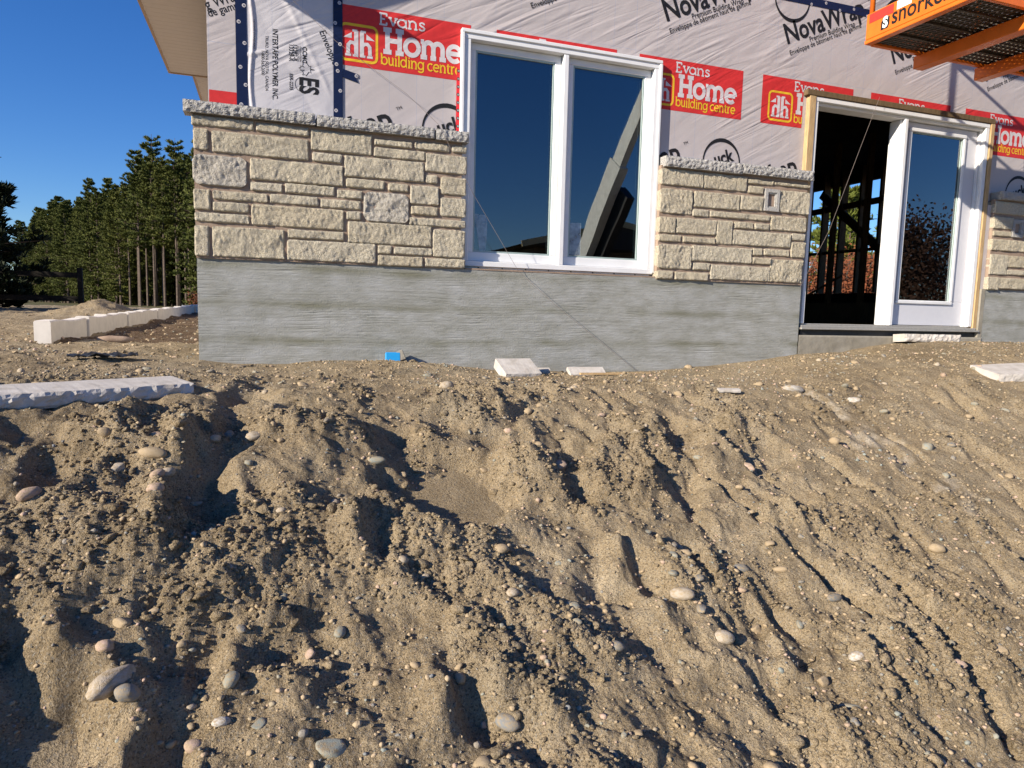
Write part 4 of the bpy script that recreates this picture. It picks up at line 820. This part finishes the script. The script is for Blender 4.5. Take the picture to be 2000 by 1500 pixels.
# ---------------- edging blocks, a row running back along the yard
edge = [1.35, 2.5, 3.4, 4.5, 5.6, 6.9, 8.2, 9.5, 10.9, 12.3, 13.8]
rk = random.Random(5)
for i in range(len(edge) - 1):
    a, b = edge[i], edge[i + 1]; L = b - a - .012
    mb = MB(); nx = 10; yv = np.linspace(0, L, nx); hh = .172
    sag = [.006 * math.sin(7 * q + i) for q in yv]; V = []; Fq = []
    for k, q in enumerate(yv):
        wob = .005 * math.sin(9 * q + 2 * i)
        V += [(-.06 + wob, q, -.12), (.06 + wob, q, -.12), (.06 + wob, q, hh - .010 + sag[k]), (.050 + wob, q, hh + sag[k]), (-.050 + wob, q, hh + sag[k]), (-.06 + wob, q, hh - .010 + sag[k])]
    for k in range(nx - 1):
        for j in range(6): Fq.append((k * 6 + j, k * 6 + (j + 1) % 6, (k + 1) * 6 + (j + 1) % 6, (k + 1) * 6 + j))
    Fq.append(tuple(range(5, -1, -1))); Fq.append(tuple((nx - 1) * 6 + j for j in range(6)))
    mb.add(V, Fq); o = mb.build('edging_block', MAT['block'])
    xx = -1.27 + .02 * (i % 2) + .012 * (a - 3) ** 1 * (.4 if a < 8 else .7); o.location = (xx, a, .012 * a + .03); o.rotation_euler.z = R_(rk.uniform(-1.2, 1.2) - 1)
    nth = ['nearest', 'second', 'third', 'fourth', 'fifth', 'sixth', 'seventh', 'eighth', 'ninth', 'tenth'][i]
    tag(o, ('nearest white stone edging block of the row in the left yard, end face lit' if i == 0 else nth + ' white stone edging block back from the near end of the yard row'), 'edging block', 'row of edging blocks in the yard')
mb = MB(); mb.tube([(-.14, 0, .02), (-.05, .006, .026), (.05, -.004, .024), (.14, 0, .018)], [.026, .034, .032, .024], 8); o = mb.build('log_piece', MAT['mortar'], None, True)
tag(o, 'short reddish brown log piece lying before the edging blocks', 'log'); o.location = (-.79, 1.55, float(H([-.79], [1.55])[0])); o.rotation_euler.z = .1
# ---------------- strings
def string(name, pts, r, label):
    P = []
    for a, b in zip(pts[:-1], pts[1:]):
        for k in range(8): P.append(Vector(a).lerp(Vector(b), k / 8))
    P.append(Vector(pts[-1])); mb = MB(); mb.tube(P, r, 5); tag(mb.build(name, MAT['string'], None, True), label, 'string')
string('mason_line', [(.60, -.02, 2.50), (.93, -.03, 2.235), (1.42, -.075, 1.93), (1.66, -.085, 1.735), (1.93, -.07, 1.27), (2.33, -.03, .70), (2.68, -.045, .42), (3.43, -.03, -.10)], .0014, 'thin string slanting across the left veneer and foundation to the ground')
string('mason_line', [(5.90, -.02, 2.47), (5.60, -.09, 1.86), (5.33, -.11, 1.20), (5.10, -.04, .665)], .0013, 'thin pinkish string slanting across the open doorway')

# ================================================================ stones and gravel on the bank
def ico(sub):
    import bmesh
    bm = bmesh.new(); bmesh.ops.create_icosphere(bm, subdivisions=sub, radius=1); V = np.array([v.co[:] for v in bm.verts]); F3 = np.array([[v.index for v in f.verts] for f in bm.faces]); bm.free(); return V, F3
I2, F2 = ico(2); I1, F1 = ico(1); I3, F3_ = ico(3)
def pebble_shape(V, seed, amp=.22, ang=False):
    p = V + 0; n = amp * (pn(p[:, 0] * .9 + p[:, 2] * .7, p[:, 1] * .9 - p[:, 2] * .5, seed) + .5 * pn(p[:, 0] * 2 + p[:, 2], p[:, 1] * 2 + p[:, 2] * 1.4, seed + 3))
    q = p * (1 + n)[:, None]
    if ang:        # broken faces: shave the lump with a few planes
        rr_ = np.random.RandomState(seed)
        for _ in range(7):
            n_ = rr_.normal(size=3); n_ /= np.linalg.norm(n_); dq = q @ n_ - rr_.uniform(.45, .8); q = q - np.clip(dq, 0, None)[:, None] * n_ * .92
    return q
def pebble_mesh(name, seed, mat, lvl=2, ang=False, amp=.42):
    V, Fq = ((I3, F3_) if lvl == 3 else (I2, F2)); me = bpy.data.meshes.new(name); me.from_pydata(pebble_shape(V, seed, amp, ang).tolist(), [], Fq.tolist()); me.materials.append(mat)
    me.polygons.foreach_set('use_smooth', [True] * len(me.polygons)); return me
NM = {'P': 'pale buff', 'G': 'smooth grey', 'T': 'tan', 'K': 'pinkish', 'W': 'whitish', 'V': 'greenish grey', 'C': 'white broken'}
LAB = {0: 'long pale cobble, the largest stone, at the lower left of the bank', 1: 'grey angular stone just right of the long pale cobble', 2: 'round tan stone above the long pale cobble', 3: 'pinkish egg-shaped stone at the bottom left, right of the long cobble', 4: 'small whitish stone at the bottom left beside the pinkish egg stone', 5: 'greenish oval stone tilted at the bottom left', 6: 'greenish grey oval stone above the tilted greenish oval', 7: 'pinkish long stone near the left picture edge', 8: 'pale buff tilted stone near the left hollow', 9: 'flat tan stone in the clods at left', 10: 'small pale stone right of the flat tan stone', 11: 'large angular greenish stone at the bottom edge left of centre', 12: 'smooth dark grey cobble at the bottom centre', 13: 'grey half-buried stone right of the bottom centre', 14: 'round tan stone on the right half of the bank', 15: 'tall pale stone on the right half, lower of a stack', 16: 'pale buff stone on the clod ridge right of centre', 17: 'round tan stone in the lower right bank', 18: 'whitish square-ended stone in the lower right bank', 19: 'long thin greenish stone at the lower right', 20: 'tan round stone near the right picture edge', 21: 'tan stone on the smooth upper right bank', 22: 'flat pale greenish stone on the clods left of centre', 23: 'pinkish stone below the right-hand hollow', 24: 'dark grey oval stone on the right half of the bank', 25: 'pinkish stone cut by the bottom left corner', 26: 'tan long stone at the foot of the foundation near the corner', 27: 'pale stone on the crest below the window', 28: 'white broken concrete lump below the stone pier', 29: 'white chipped concrete lump below the open doorway', 30: 'small pale round stone at mid bank left of centre', 31: 'small pale round stone at mid bank near the centre', 32: 'small pale stone left of the tall clods', 33: 'small pinkish stone in the left clods, upper', 34: 'small pinkish stone in the left clods, lower', 35: 'tan half-buried stone in the centre of the bank', 36: 'small greenish stone left of centre', 37: 'tan stone at the foot of the foundation below the pier'}
for i, (x, y, l, w, a, c) in enumerate(COBBLES):
    me = pebble_mesh('cobble', 400 + i, MAT['peb' + c], 3, i % 3 == 2, .22)
    o = link('cobble', me); h = min(l, w) * .42; z = float(H([x], [y])[0])
    l, w = l * 1.18, w * 1.18; h = min(l, w) * .42; o.scale = (l / 2, w / 2 * 1.05, h); o.location = (x, y, z + h * .08); o.rotation_euler = (R_(-18), R_(rk.uniform(-8, 8)), -math.atan2(math.sin(R_(a)) / .6, math.cos(R_(a))))
    tag(o, LAB[i], 'stone', 'stones on the dirt bank')
rg = np.random.RandomState(3)
PMES = {c: [pebble_mesh('pebble', 500 + 10 * k + j, MAT['peb' + c], 2, j > 1) for j in range(4)] for k, c in enumerate('PGTKWV')}
N = 262; dd = rg.uniform(.0, 1, N) ** .8; yy = -4.0 + 3.6 * dd; xx = .45 - .30 * (yy + 5.2) + rg.uniform(0, 1, N) * 1.80 * (yy + 5.2); zz = H(xx, yy)
for k in range(N):
    c = rg.choice(list('PGTTTKVVGT')); s = .0105 + .016 * rg.rand() ** 1.6 + .004 * (yy[k] > -2.2); o = link('pebble', PMES[c][rg.randint(4)])
    o.scale = (s * rg.uniform(.9, 1.6), s * rg.uniform(.8, 1.2), s * rg.uniform(.6, .9)); o.location = (xx[k], yy[k], zz[k] + s * .12); o.rotation_euler = (rg.uniform(-.6, .2), rg.uniform(-.4, .4), rg.uniform(0, 6.3))
    tag(o, 'small rounded pebble scattered over the dirt bank', 'pebble', 'small pebbles on the dirt bank')
def scatter(name, n, smin, smax, mats, region, label, seed, big=False, flat=.7, pw=2.5, sink=.3):
    r = np.random.RandomState(seed); x, y = region(r, n); z = H(x, y); V0, F0 = ((I2, F2) if name == 'soil_clods' else (I1, F1)); ns = 8
    shapes = [pebble_shape(V0, 700 + seed * 10 + j, .5, name == 'soil_clods' or j % 2) for j in range(ns)]; s = smin + (smax - smin) * r.rand(n) ** pw
    A = r.rand(n) * 6.283; B = r.uniform(-.7, .7, n); Vs = np.empty((n, len(V0), 3)); idx = r.randint(0, ns, n)
    for j in range(ns):
        m = idx == j; k = m.sum(); sh = shapes[j][None] * np.stack([r.uniform(.85, 1.4, k), r.uniform(.8, 1.1, k), r.uniform(.55, flat + .15, k)], -1)[:, None, :]
        ca, sa = np.cos(A[m])[:, None], np.sin(A[m])[:, None]; cb, sb = np.cos(B[m])[:, None], np.sin(B[m])[:, None]
        yb = sh[..., 1] * cb - sh[..., 2] * sb; zb = sh[..., 1] * sb + sh[..., 2] * cb
        Vs[m] = np.stack([sh[..., 0] * ca - yb * sa, sh[..., 0] * sa + yb * ca, zb], -1)
    Vs = Vs * s[:, None, None] + np.stack([x, y, z + s * sink], -1)[:, None, :]
    Fq = (F0[None] + (np.arange(n) * len(V0))[:, None, None]).reshape(-1, 3)
    o = np_mesh(name, Vs.reshape(-1, 3), Fq, mats, smooth=big, mi=np.repeat(r.randint(0, len(mats), n), len(F0)))
    tag(o, label, 'gravel' if 'gravel' in name else 'soil', kind='stuff'); return o
def reg_bank(r, n):
    d = r.rand(n); y = -4.1 + 4.05 * d ** 1.0; x = .45 - .33 * (y + 5.2) - .3 + r.rand(n) * (1.86 * (y + 5.2) + .6); return x, y
def reg_clod(r, n):
    x, y = reg_bank(r, n * 4); k = sstep(-.12, .3, pn(x * 1.6, y * 1.6, 21) + .5 * pn(x * 4, y * 4, 22)) * (.25 + .75 * sstep(.7, 1.6, -y)) * (1 - .65 * sstep(2.6, 4.2, x)) + .02
    m = np.argsort(r.rand(n * 4) / np.maximum(k, .01))[:n]; return x[m], y[m]
def reg_yard(r, n):
    y = .1 + 9 * r.rand(n) ** 1.6; x = -2.1 - .36 * (y + 1.5) + r.rand(n) * (2.1 + .36 * (y + 1.5)); return x, y
pm = [MAT['peb' + c] for c in 'TGTKVT']
scatter('coarse_gravel', 5000, .005, .014, pm, reg_bank, 'coarser gravel pieces strewn through the dirt bank', 6, pw=2.2, sink=.15, big=True)
scatter('gravel', 13000, .0022, .0085, pm, reg_bank, 'fine gravel strewn through the dirt bank', 1, pw=3)
scatter('soil_crumbs', 32000, .0025, .0125, [MAT['soil']], reg_clod, 'crumbs and small clods of sandy soil on the bank', 2, pw=3.2)
scatter('soil_clods', 1500, .008, .028, [MAT['soil']], reg_clod, 'larger loose clods of sandy soil on the bank', 4, pw=3, sink=.2, big=True)
scatter('yard_gravel', 2500, .004, .02, pm + [MAT['soil']] * 4, reg_yard, 'loose gravel and crumbs over the left yard', 5, pw=3)
# thin dry rootlets
for i, (P, lb) in enumerate([([(2.245, -3.27), (2.32, -3.262), (2.40, -3.25), (2.415, -3.235)], 'thin dark rootlet curling over the lower right bank'), ([(2.27, -3.03), (2.36, -3.00), (2.45, -2.985)], 'thin dark rootlet above the curling one on the lower right bank'), ([(1.93, -2.35), (2.06, -2.33), (2.2, -2.36)], 'thin dry rootlet right of the central hollow')]):
    z = H([p[0] for p in P], [p[1] for p in P]); mb = MB(); mb.tube([(a, b, c + .006) for (a, b), c in zip(P, z)], .0016, 5); tag(mb.build('rootlet', MAT['fence'], None, True), lb, 'root')
# ================================================================ boom lift (its platform hangs at the upper right; boom and chassis stand behind the viewer, seen in the window glass)
lift = tag(empty('boom_lift', (9.0, -9.5, -1.3)), 'orange work platform of a boom lift hanging before the upper right wall', 'boom lift')
bpy.context.view_layer.update()
def lp(mb, name, mats, parent=None, smooth=False):
    off = Vector((9.0, -9.5, -1.3)); mb.v = [tuple(Vector(p) - off) for p in mb.v]; o = mb.build(name, mats, lift if parent is None else parent, smooth); return o
PX0, PX1, PY0, PY1, PZ = 5.10, 7.55, -.60, -1.55, 2.62
mb = MB()
mb.cbox((PX0 - .012, PY1, PZ + .035), (PX0 + .012, PY0, PZ + .235), .004); mb.cbox((PX0 - .02, PY1, PZ), (PX0 + .045, PY0, PZ + .03), .004)
toe = lp(mb, 'toe_board', MAT['orange'])
mb = MB(); mb.cbox((PX0 + .046, PY0 - .04, PZ - .005), (PX1, PY0 + .0, PZ + .05), .004); mb.cbox((PX0 + .046, PY0 - .012, PZ + .051), (PX1, PY0, PZ + .20), .004); lp(mb, 'toe_board', MAT['orange'])
mb = MB(); mb.cbox((PX1, PY1, PZ), (PX1 + .03, PY0, PZ + .235), .004); lp(mb, 'toe_board', MAT['orange'])
mb = MB(); mb.cbox((PX0 + .046, PY1, PZ), (PX1, PY1 + .03, PZ + .2), .004); lp(mb, 'toe_board', MAT['orange'])
for x in (5.70, 6.42, 7.15):
    mb = MB(); mb.cbox((x - .055, PY1 - .3, PZ - .11), (x + .055, PY0 + .02, PZ - .006), .006); lp(mb, 'floor_beam', MAT['orange'])
# expanded-metal floor: real diamond strands
mb = MB(); zz = PZ + .018; sp = .052
for s in (1, -1):
    k = -60
    while k < 60:
        x0 = PX0 + .05 + k * sp; P = []
        ya, yb = PY1 + .031, PY0 - .041; L = yb - ya
        xa, xb = (x0, x0 + s * L * .5); 
        lo, hi = PX0 + .047, PX1 - .001
        def cl(xq): return min(max((xq - xa) / (xb - xa), 0), 1)
        t0, t1 = sorted((cl(lo), cl(hi)))
        if t1 - t0 > .01: mb.bar((xa + (xb - xa) * t0, ya + L * t0, zz + s * .003), (xa + (xb - xa) * t1, ya + L * t1, zz + s * .003), .030, .005)
        k += 1
lp(mb, 'mesh_floor', MAT['mesh_steel'])
mb = MB()
for y in (-.85, -1.10, -1.35): mb.box((PX0 + .05, y - .012, PZ - .004), (PX1 - .002, y + .012, PZ + .012))
lp(mb, 'floor_bars', MAT['mesh_steel'])
mb = MB()
for x in (PX0 + .02, 6.3, PX1 - .02):
    for y in (PY0 - .02, PY1 + .02): mb.tube([(x, y, PZ + .2), (x, y, PZ + 1.15)], .02, 8)
for z in (PZ + .65, PZ + 1.15): mb.tube([(PX0 + .02, PY0 - .02, z), (PX1 - .02, PY0 - .02, z), (PX1 - .02, PY1 + .02, z), (PX0 + .02, PY1 + .02, z), (PX0 + .02, PY0 - .02, z)], .02, 8)
lp(mb, 'guard_rail', MAT['orange'], smooth=True)
# lettering on the left end board (faces -x): u runs from the wall outwards
mb = MB(); xf = PX0 - .0135
def endtext(key, u0, z0, L, m, hs=1.0, dx=0):
    vs, fs, w = TX[key]; k = L / w; mb.add([(xf - dx, PY0 - u0 - u * k, z0 + v * k * hs) for u, v in vs], fs, m)
endtext('snork', .25, PZ + .072, .46, 0, 1.15)
mb.add([(xf - .0002, PY0 - .150, PZ + .060), (xf - .0002, PY0 - .215, PZ + .060), (xf - .0002, PY0 - .228, PZ + .085), (xf - .0002, PY0 - .228, PZ + .145), (xf - .0002, PY0 - .165, PZ + .145), (xf - .0002, PY0 - .150, PZ + .120)], [(0, 1, 2, 3, 4, 5)], 0)
endtext('S', .165, PZ + .074, .050, 1, 1.1, .0012)
mb.add([(xf - .0002, PY0 - .03, PZ + .155), (xf - .0002, PY0 - .26, PZ + .155), (xf - .0002, PY0 - .26, PZ + .225), (xf - .0002, PY0 - .03, PZ + .225)], [(0, 1, 2, 3)], 2)
mb.add([(xf - .0002, PY0 - .29, PZ + .165), (xf - .0002, PY0 - .42, PZ + .165), (xf - .0002, PY0 - .42, PZ + .228), (xf - .0002, PY0 - .29, PZ + .228)], [(0, 1, 2, 3)], 1)
lp(mb, 'platform_lettering', [MAT['ink'], MAT['sticker_white'], MAT['sticker_red']])
# jib, boom and chassis behind the viewer
A = Vector((8.05, -11.4, 1.0)); B = Vector((8.3, -7.9, 5.6)); Cc = Vector((8.45, -5.6, 7.6)); Dp = Vector((7.6, -1.35, 2.95))
mb = MB(); mb.bar(A, A.lerp(B, .62), .22, .52); lp(mb, 'boom_section', MAT['lift_white']); mb = MB(); mb.bar(A.lerp(B, .5), B, .15, .38); lp(mb, 'boom_section', MAT['lift_white'])
mb = MB(); mb.bar(A + Vector((.30, .1, -.3)), A.lerp(B, .55) + Vector((.30, .1, -.3)), .20, .5); lp(mb, 'boom_arm', MAT['lift_dark'])
mb = MB(); mb.tube([A + Vector((.2, .45, .6)), A.lerp(B, .35) + Vector((.1, .3, .1))], .035, 8); lp(mb, 'hydraulic_ram', MAT['lift_white'])
mb = MB(); mb.bar(B, Cc, .22, .24); lp(mb, 'boom_jib', MAT['lift_white']); mb = MB(); mb.bar(Cc, Dp, .14, .16); mb.bar(Dp, (7.6, -1.35, 2.62), .12, .12); lp(mb, 'boom_jib', MAT['orange'])
mb = MB(); mb.cbox((6.7, -11.2, -.5), (9.7, -9.1, .25), .05); mb.cbox((7.0, -10.7, .26), (9.2, -9.5, 1.2), .06); lp(mb, 'chassis', MAT['lift_dark'])
for x in (7.1, 9.3):
    for y in (-11.3, -9.0):
        mb = MB(); mb.tube([(x, y - .15, -.85), (x, y + .15, -.85)], .45, 20); lp(mb, 'wheel', MAT['tyre'])

# ================================================================ house across the lot (behind the viewer, mirrored in the window)
nh = tag(empty('neighbour_house', (9, -21, -1.4)), 'low brown house with cream eaves mirrored in the window glass', 'house')
def nb(mb, name, mat):
    off = Vector((9, -21, -1.4)); mb.v = [tuple(Vector(p) - off) for p in mb.v]; return mb.build(name, mat, nh)
mb = MB(); mb.box((9.8, -26, -1.5), (16.4, -18.6, 2.74)); nb(mb, 'wall', MAT['siding'])
mb = MB(); mb.add([(8.9, -17.6, 2.75), (12.8, -17.6, 3.65), (17.0, -17.6, 2.70), (8.9, -27, 2.75), (12.8, -27, 3.65), (17.0, -27, 2.70)], [(0, 1, 4, 3), (1, 2, 5, 4), (0, 3, 5, 2), (0, 2, 1), (3, 4, 5)]); nb(mb, 'roof', MAT['roofing'])
mb = MB(); mb.bar((8.9, -17.58, 2.75), (12.8, -17.58, 3.65), .05, .22); mb.bar((12.8, -17.58, 3.65), (17.0, -17.58, 2.70), .05, .22); nb(mb, 'fascia', MAT['trim'])
for x in (10.6, 13.4):
    mb = MB(); mb.box((x, -18.62, .6), (x + 1.4, -18.57, 1.9)); nb(mb, 'window', MAT['vinyl'])

# ================================================================ trees, shrubs, fence
def pine_parts(seed, h, rad, crown0, tufts, blades, blen, mat, droop=.25, bark='bark'):
    r = random.Random(seed); tb = MB()
    lean = (r.uniform(-.02, .02), r.uniform(-.02, .02)); npt = 9; tp = [(lean[0] * h * t * t, lean[1] * h * t * t, h * t) for t in [i / (npt - 1) for i in range(npt)]]
    tb.tube(tp, [max(.015, .0095 * h * (1 - t * .93)) for t in [i / (npt - 1) for i in range(npt)]], 7)
    V = []; Fq = []
    z = crown0 * h
    while z < h * .99:
        t = (z - crown0 * h) / (h * (1 - crown0)); env = rad * (min(1, .45 + 2.2 * t) * (1 - t) ** .58 + .05)
        for k in range(r.randint(4, 6)):
            a = r.uniform(0, 6.283); L = env * r.uniform(.65, 1.12); up = -droop * (1 - t) + .45 * t
            b = Vector((lean[0] * h * (z / h) ** 2, lean[1] * h * (z / h) ** 2, z)); d = Vector((math.cos(a), math.sin(a), up + r.uniform(-.1, .15))).normalized()
            e = b + d * L + Vector((0, 0, .12 * L)); m = b.lerp(e, .55) - Vector((0, 0, .05 * L)); tb.tube([b, m, e], [.012 * L + .008, .008 * L + .005, .004], 4, cap=False)
            for q in range(tufts):
                s = .30 + .70 * (q + r.random()) / tufts; c = (b.lerp(m, s / .55) if s < .55 else m.lerp(e, (s - .55) / .45)); side = Vector((-d.y, d.x, 0)) * r.uniform(-.30, .30) * L * (1.1 - s * .6)
                c = c + side + Vector((0, 0, r.uniform(-.05, .10) * L)); ax = (d * .55 + Vector((0, 0, .75)) + Vector((r.uniform(-.4, .4), r.uniform(-.4, .4), 0))).normalized()
                for w in range(blades):
                    dv = (ax + Vector((r.gauss(0, .55), r.gauss(0, .55), r.gauss(0, .45)))).normalized(); n = dv.cross(Vector((r.gauss(0, 1), r.gauss(0, 1), r.gauss(0, 1)))).normalized() * blen * .17
                    p = c - ax * blen * .25; ln = blen * r.uniform(.7, 1.2); i = len(V); V += [p - n * .6, p + n * .6, p + dv * ln * .6 + n, p + dv * ln]; Fq += [(i, i + 1, i + 2), (i, i + 2, i + 3)]
        z += r.uniform(.26, .50) * (h / 14) ** .6 + .05
    cme = bpy.data.meshes.new('crown'); cme.from_pydata([tuple(v) for v in V], [], Fq); cme.materials.append(mat)
    tme = bpy.data.meshes.new('trunk'); tme.from_pydata(tb.v, [], tb.f); tme.materials.append(MAT[bark])
    return tme, cme
def plant(name, parts, loc, rz, s, label, cat, group=None):
    o = empty(name, loc, rz); o.scale = (s, s, s); tag(o, label, cat, group)
    link('trunk', parts[0], o); link('crown', parts[1], o); return o
PV = [pine_parts(11, 15, 2.3, .44, 8, 13, .30, MAT['pine']), pine_parts(12, 15.6, 2.2, .50, 8, 13, .30, MAT['pine']), pine_parts(13, 14.2, 2.7, .04, 8, 13, .31, MAT['pine']), pine_parts(14, 14.0, 2.5, .10, 8, 13, .31, MAT['pine'])]
rf = random.Random(8); A0 = Vector((-3.2, 52)); B0 = Vector((-39, 136)); dv = (B0 - A0).normalized(); nv = Vector((dv.y, -dv.x))
for row in range(6):
    k = -3.5 if row else -1.5
    while k < 42:
        p = A0 + dv * (k * 2.3 + rf.uniform(-.8, .8)) + nv * (row * 3.0 + rf.uniform(-1, 1)); gap = 1.5 < k < 11.5
        v = rf.choice((0, 1)) if (gap and row < 4) else rf.choice((2, 3, 2))
        plant('pine_tree', PV[v], (p.x, p.y, -.05), rf.uniform(0, 6.28), rf.uniform(.84, 1.12) * (1.02 if row else .93), 'tall pine in the dense stand behind the left yard', 'tree', 'pines of the stand behind the yard'); k += 1
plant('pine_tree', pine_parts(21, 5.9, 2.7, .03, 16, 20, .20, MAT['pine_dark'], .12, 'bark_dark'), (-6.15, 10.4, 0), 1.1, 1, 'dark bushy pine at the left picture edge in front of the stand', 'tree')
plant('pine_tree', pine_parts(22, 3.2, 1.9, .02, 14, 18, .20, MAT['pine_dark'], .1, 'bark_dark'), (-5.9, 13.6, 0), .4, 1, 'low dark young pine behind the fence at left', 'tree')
def bush(name, n, rx, rz, leaf, mat, loc, label, seed, cat='shrub', group=None):
    r = random.Random(seed); tb = MB(); V = []; Fq = []
    for k in range(9):
        a = r.uniform(0, 6.28); tb.tube([(0, 0, 0), (math.cos(a) * rx * .35, math.sin(a) * rx * .35, rz * .55), (math.cos(a) * rx * .75, math.sin(a) * rx * .75, rz * r.uniform(.7, 1))], [.03, .02, .006], 5, cap=False)
    cl_ = [(r.uniform(-1, 1) * rx * .75, r.uniform(-1, 1) * rx * .75, r.uniform(.12, .9) * rz) for _ in range(40)]
    for k in range(n):
        c = Vector(r.choice(cl_)) + Vector((r.gauss(0, .16) * rx, r.gauss(0, .16) * rx, r.gauss(0, .10) * rz)); c.z = max(.03, c.z)
        d = Vector((r.gauss(0, 1), r.gauss(0, 1), r.gauss(0, 1))).normalized() * leaf; e = d.orthogonal().normalized() * leaf * .55; i = len(V)
        V += [c - d, c + e, c + d, c - e]; Fq.append((i, i + 1, i + 2, i + 3))
    o = empty(name, loc); tag(o, label, cat, group); mb = MB(); mb.v, mb.f, mb.m = [tuple(v) for v in V], Fq, [0] * len(Fq); mb.build('foliage', mat, o); tb.build('stems', MAT['bark'], o); return o
bush('rust_shrub', 2200, .8, 1.0, .035, MAT['rust'], (-5.2, 10.0, .1), 'rust-leaved shrub at the left picture edge under the dark pine', 1)
bush('rust_shrub', 900, .9, 1.3, .05, MAT['rust'], (-3.6, 44, 0), 'rust-leaved bush at the foot of the pines beside the house corner', 2)
# seen through the open doorway
for k, (x, y) in enumerate([(20, 14.2), (22, 13.2), (21.5, 16.5), (24, 18), (19.5, 11.2), (25, 15.2), (23, 20.5)]):
    plant('cedar_tree', pine_parts(31 + k % 2, 6.5, 1.9, .04, 7, 9, .30, MAT['cedar'], .1) if k < 2 else CED[k % 2], (x, y, 0), k, .75 + .06 * (k % 3), 'yellow-green conifer glimpsed through the open doorway', 'tree', 'conifers behind the doorway')
    if k == 0: CED = [None, None]
    if k < 2: CED[k] = (bpy.data.objects['trunk'].data if False else [c for c in bpy.data.objects if c.name.startswith('trunk')][-1].data, [c for c in bpy.data.objects if c.name.startswith('crown')][-1].data)
for k, (x, y) in enumerate([(16.2, 10.6), (17.0, 9.3), (17.4, 12.0), (18.2, 10.6), (16.4, 12.2), (18.6, 13.2)]):
    bush('rust_bush', 2600, 1.15, 2.5, .06, MAT['rust'], (x, y, 0), 'rust-red bush glimpsed low through the open doorway', 10 + k, 'shrub', 'rust bushes behind the doorway')
# dark tree behind the viewer, mirrored in the door glass
bush('dark_tree', 15000, 3.4, 6.3, .085, MAT['dark_leaf'], (25.5, -15.5, -1.4), 'brownish leafy tree mirrored in the door glass', 40, 'tree'); bpy.data.objects['dark_tree'].scale = (1, 1, 1)
# fence
fn = tag(empty('board_fence', (-3.55, 12.9, 0)), 'dark board fence with two rails beside the dark pine', 'fence')
for k in range(3):
    mb = MB(); mb.cbox((-1.9 * k - .05, -.05, -.2), (-1.9 * k + .05, .05, 1.12), .006); mb.build('post', MAT['fence'], fn)
    if k < 2:
        for z in (.95, .42):
            mb = MB(); mb.cbox((-1.9 * k - 1.85, -.02, z - .06), (-1.9 * k - .05, .02, z + .06), .004); mb.build('rail', MAT['fence'], fn)
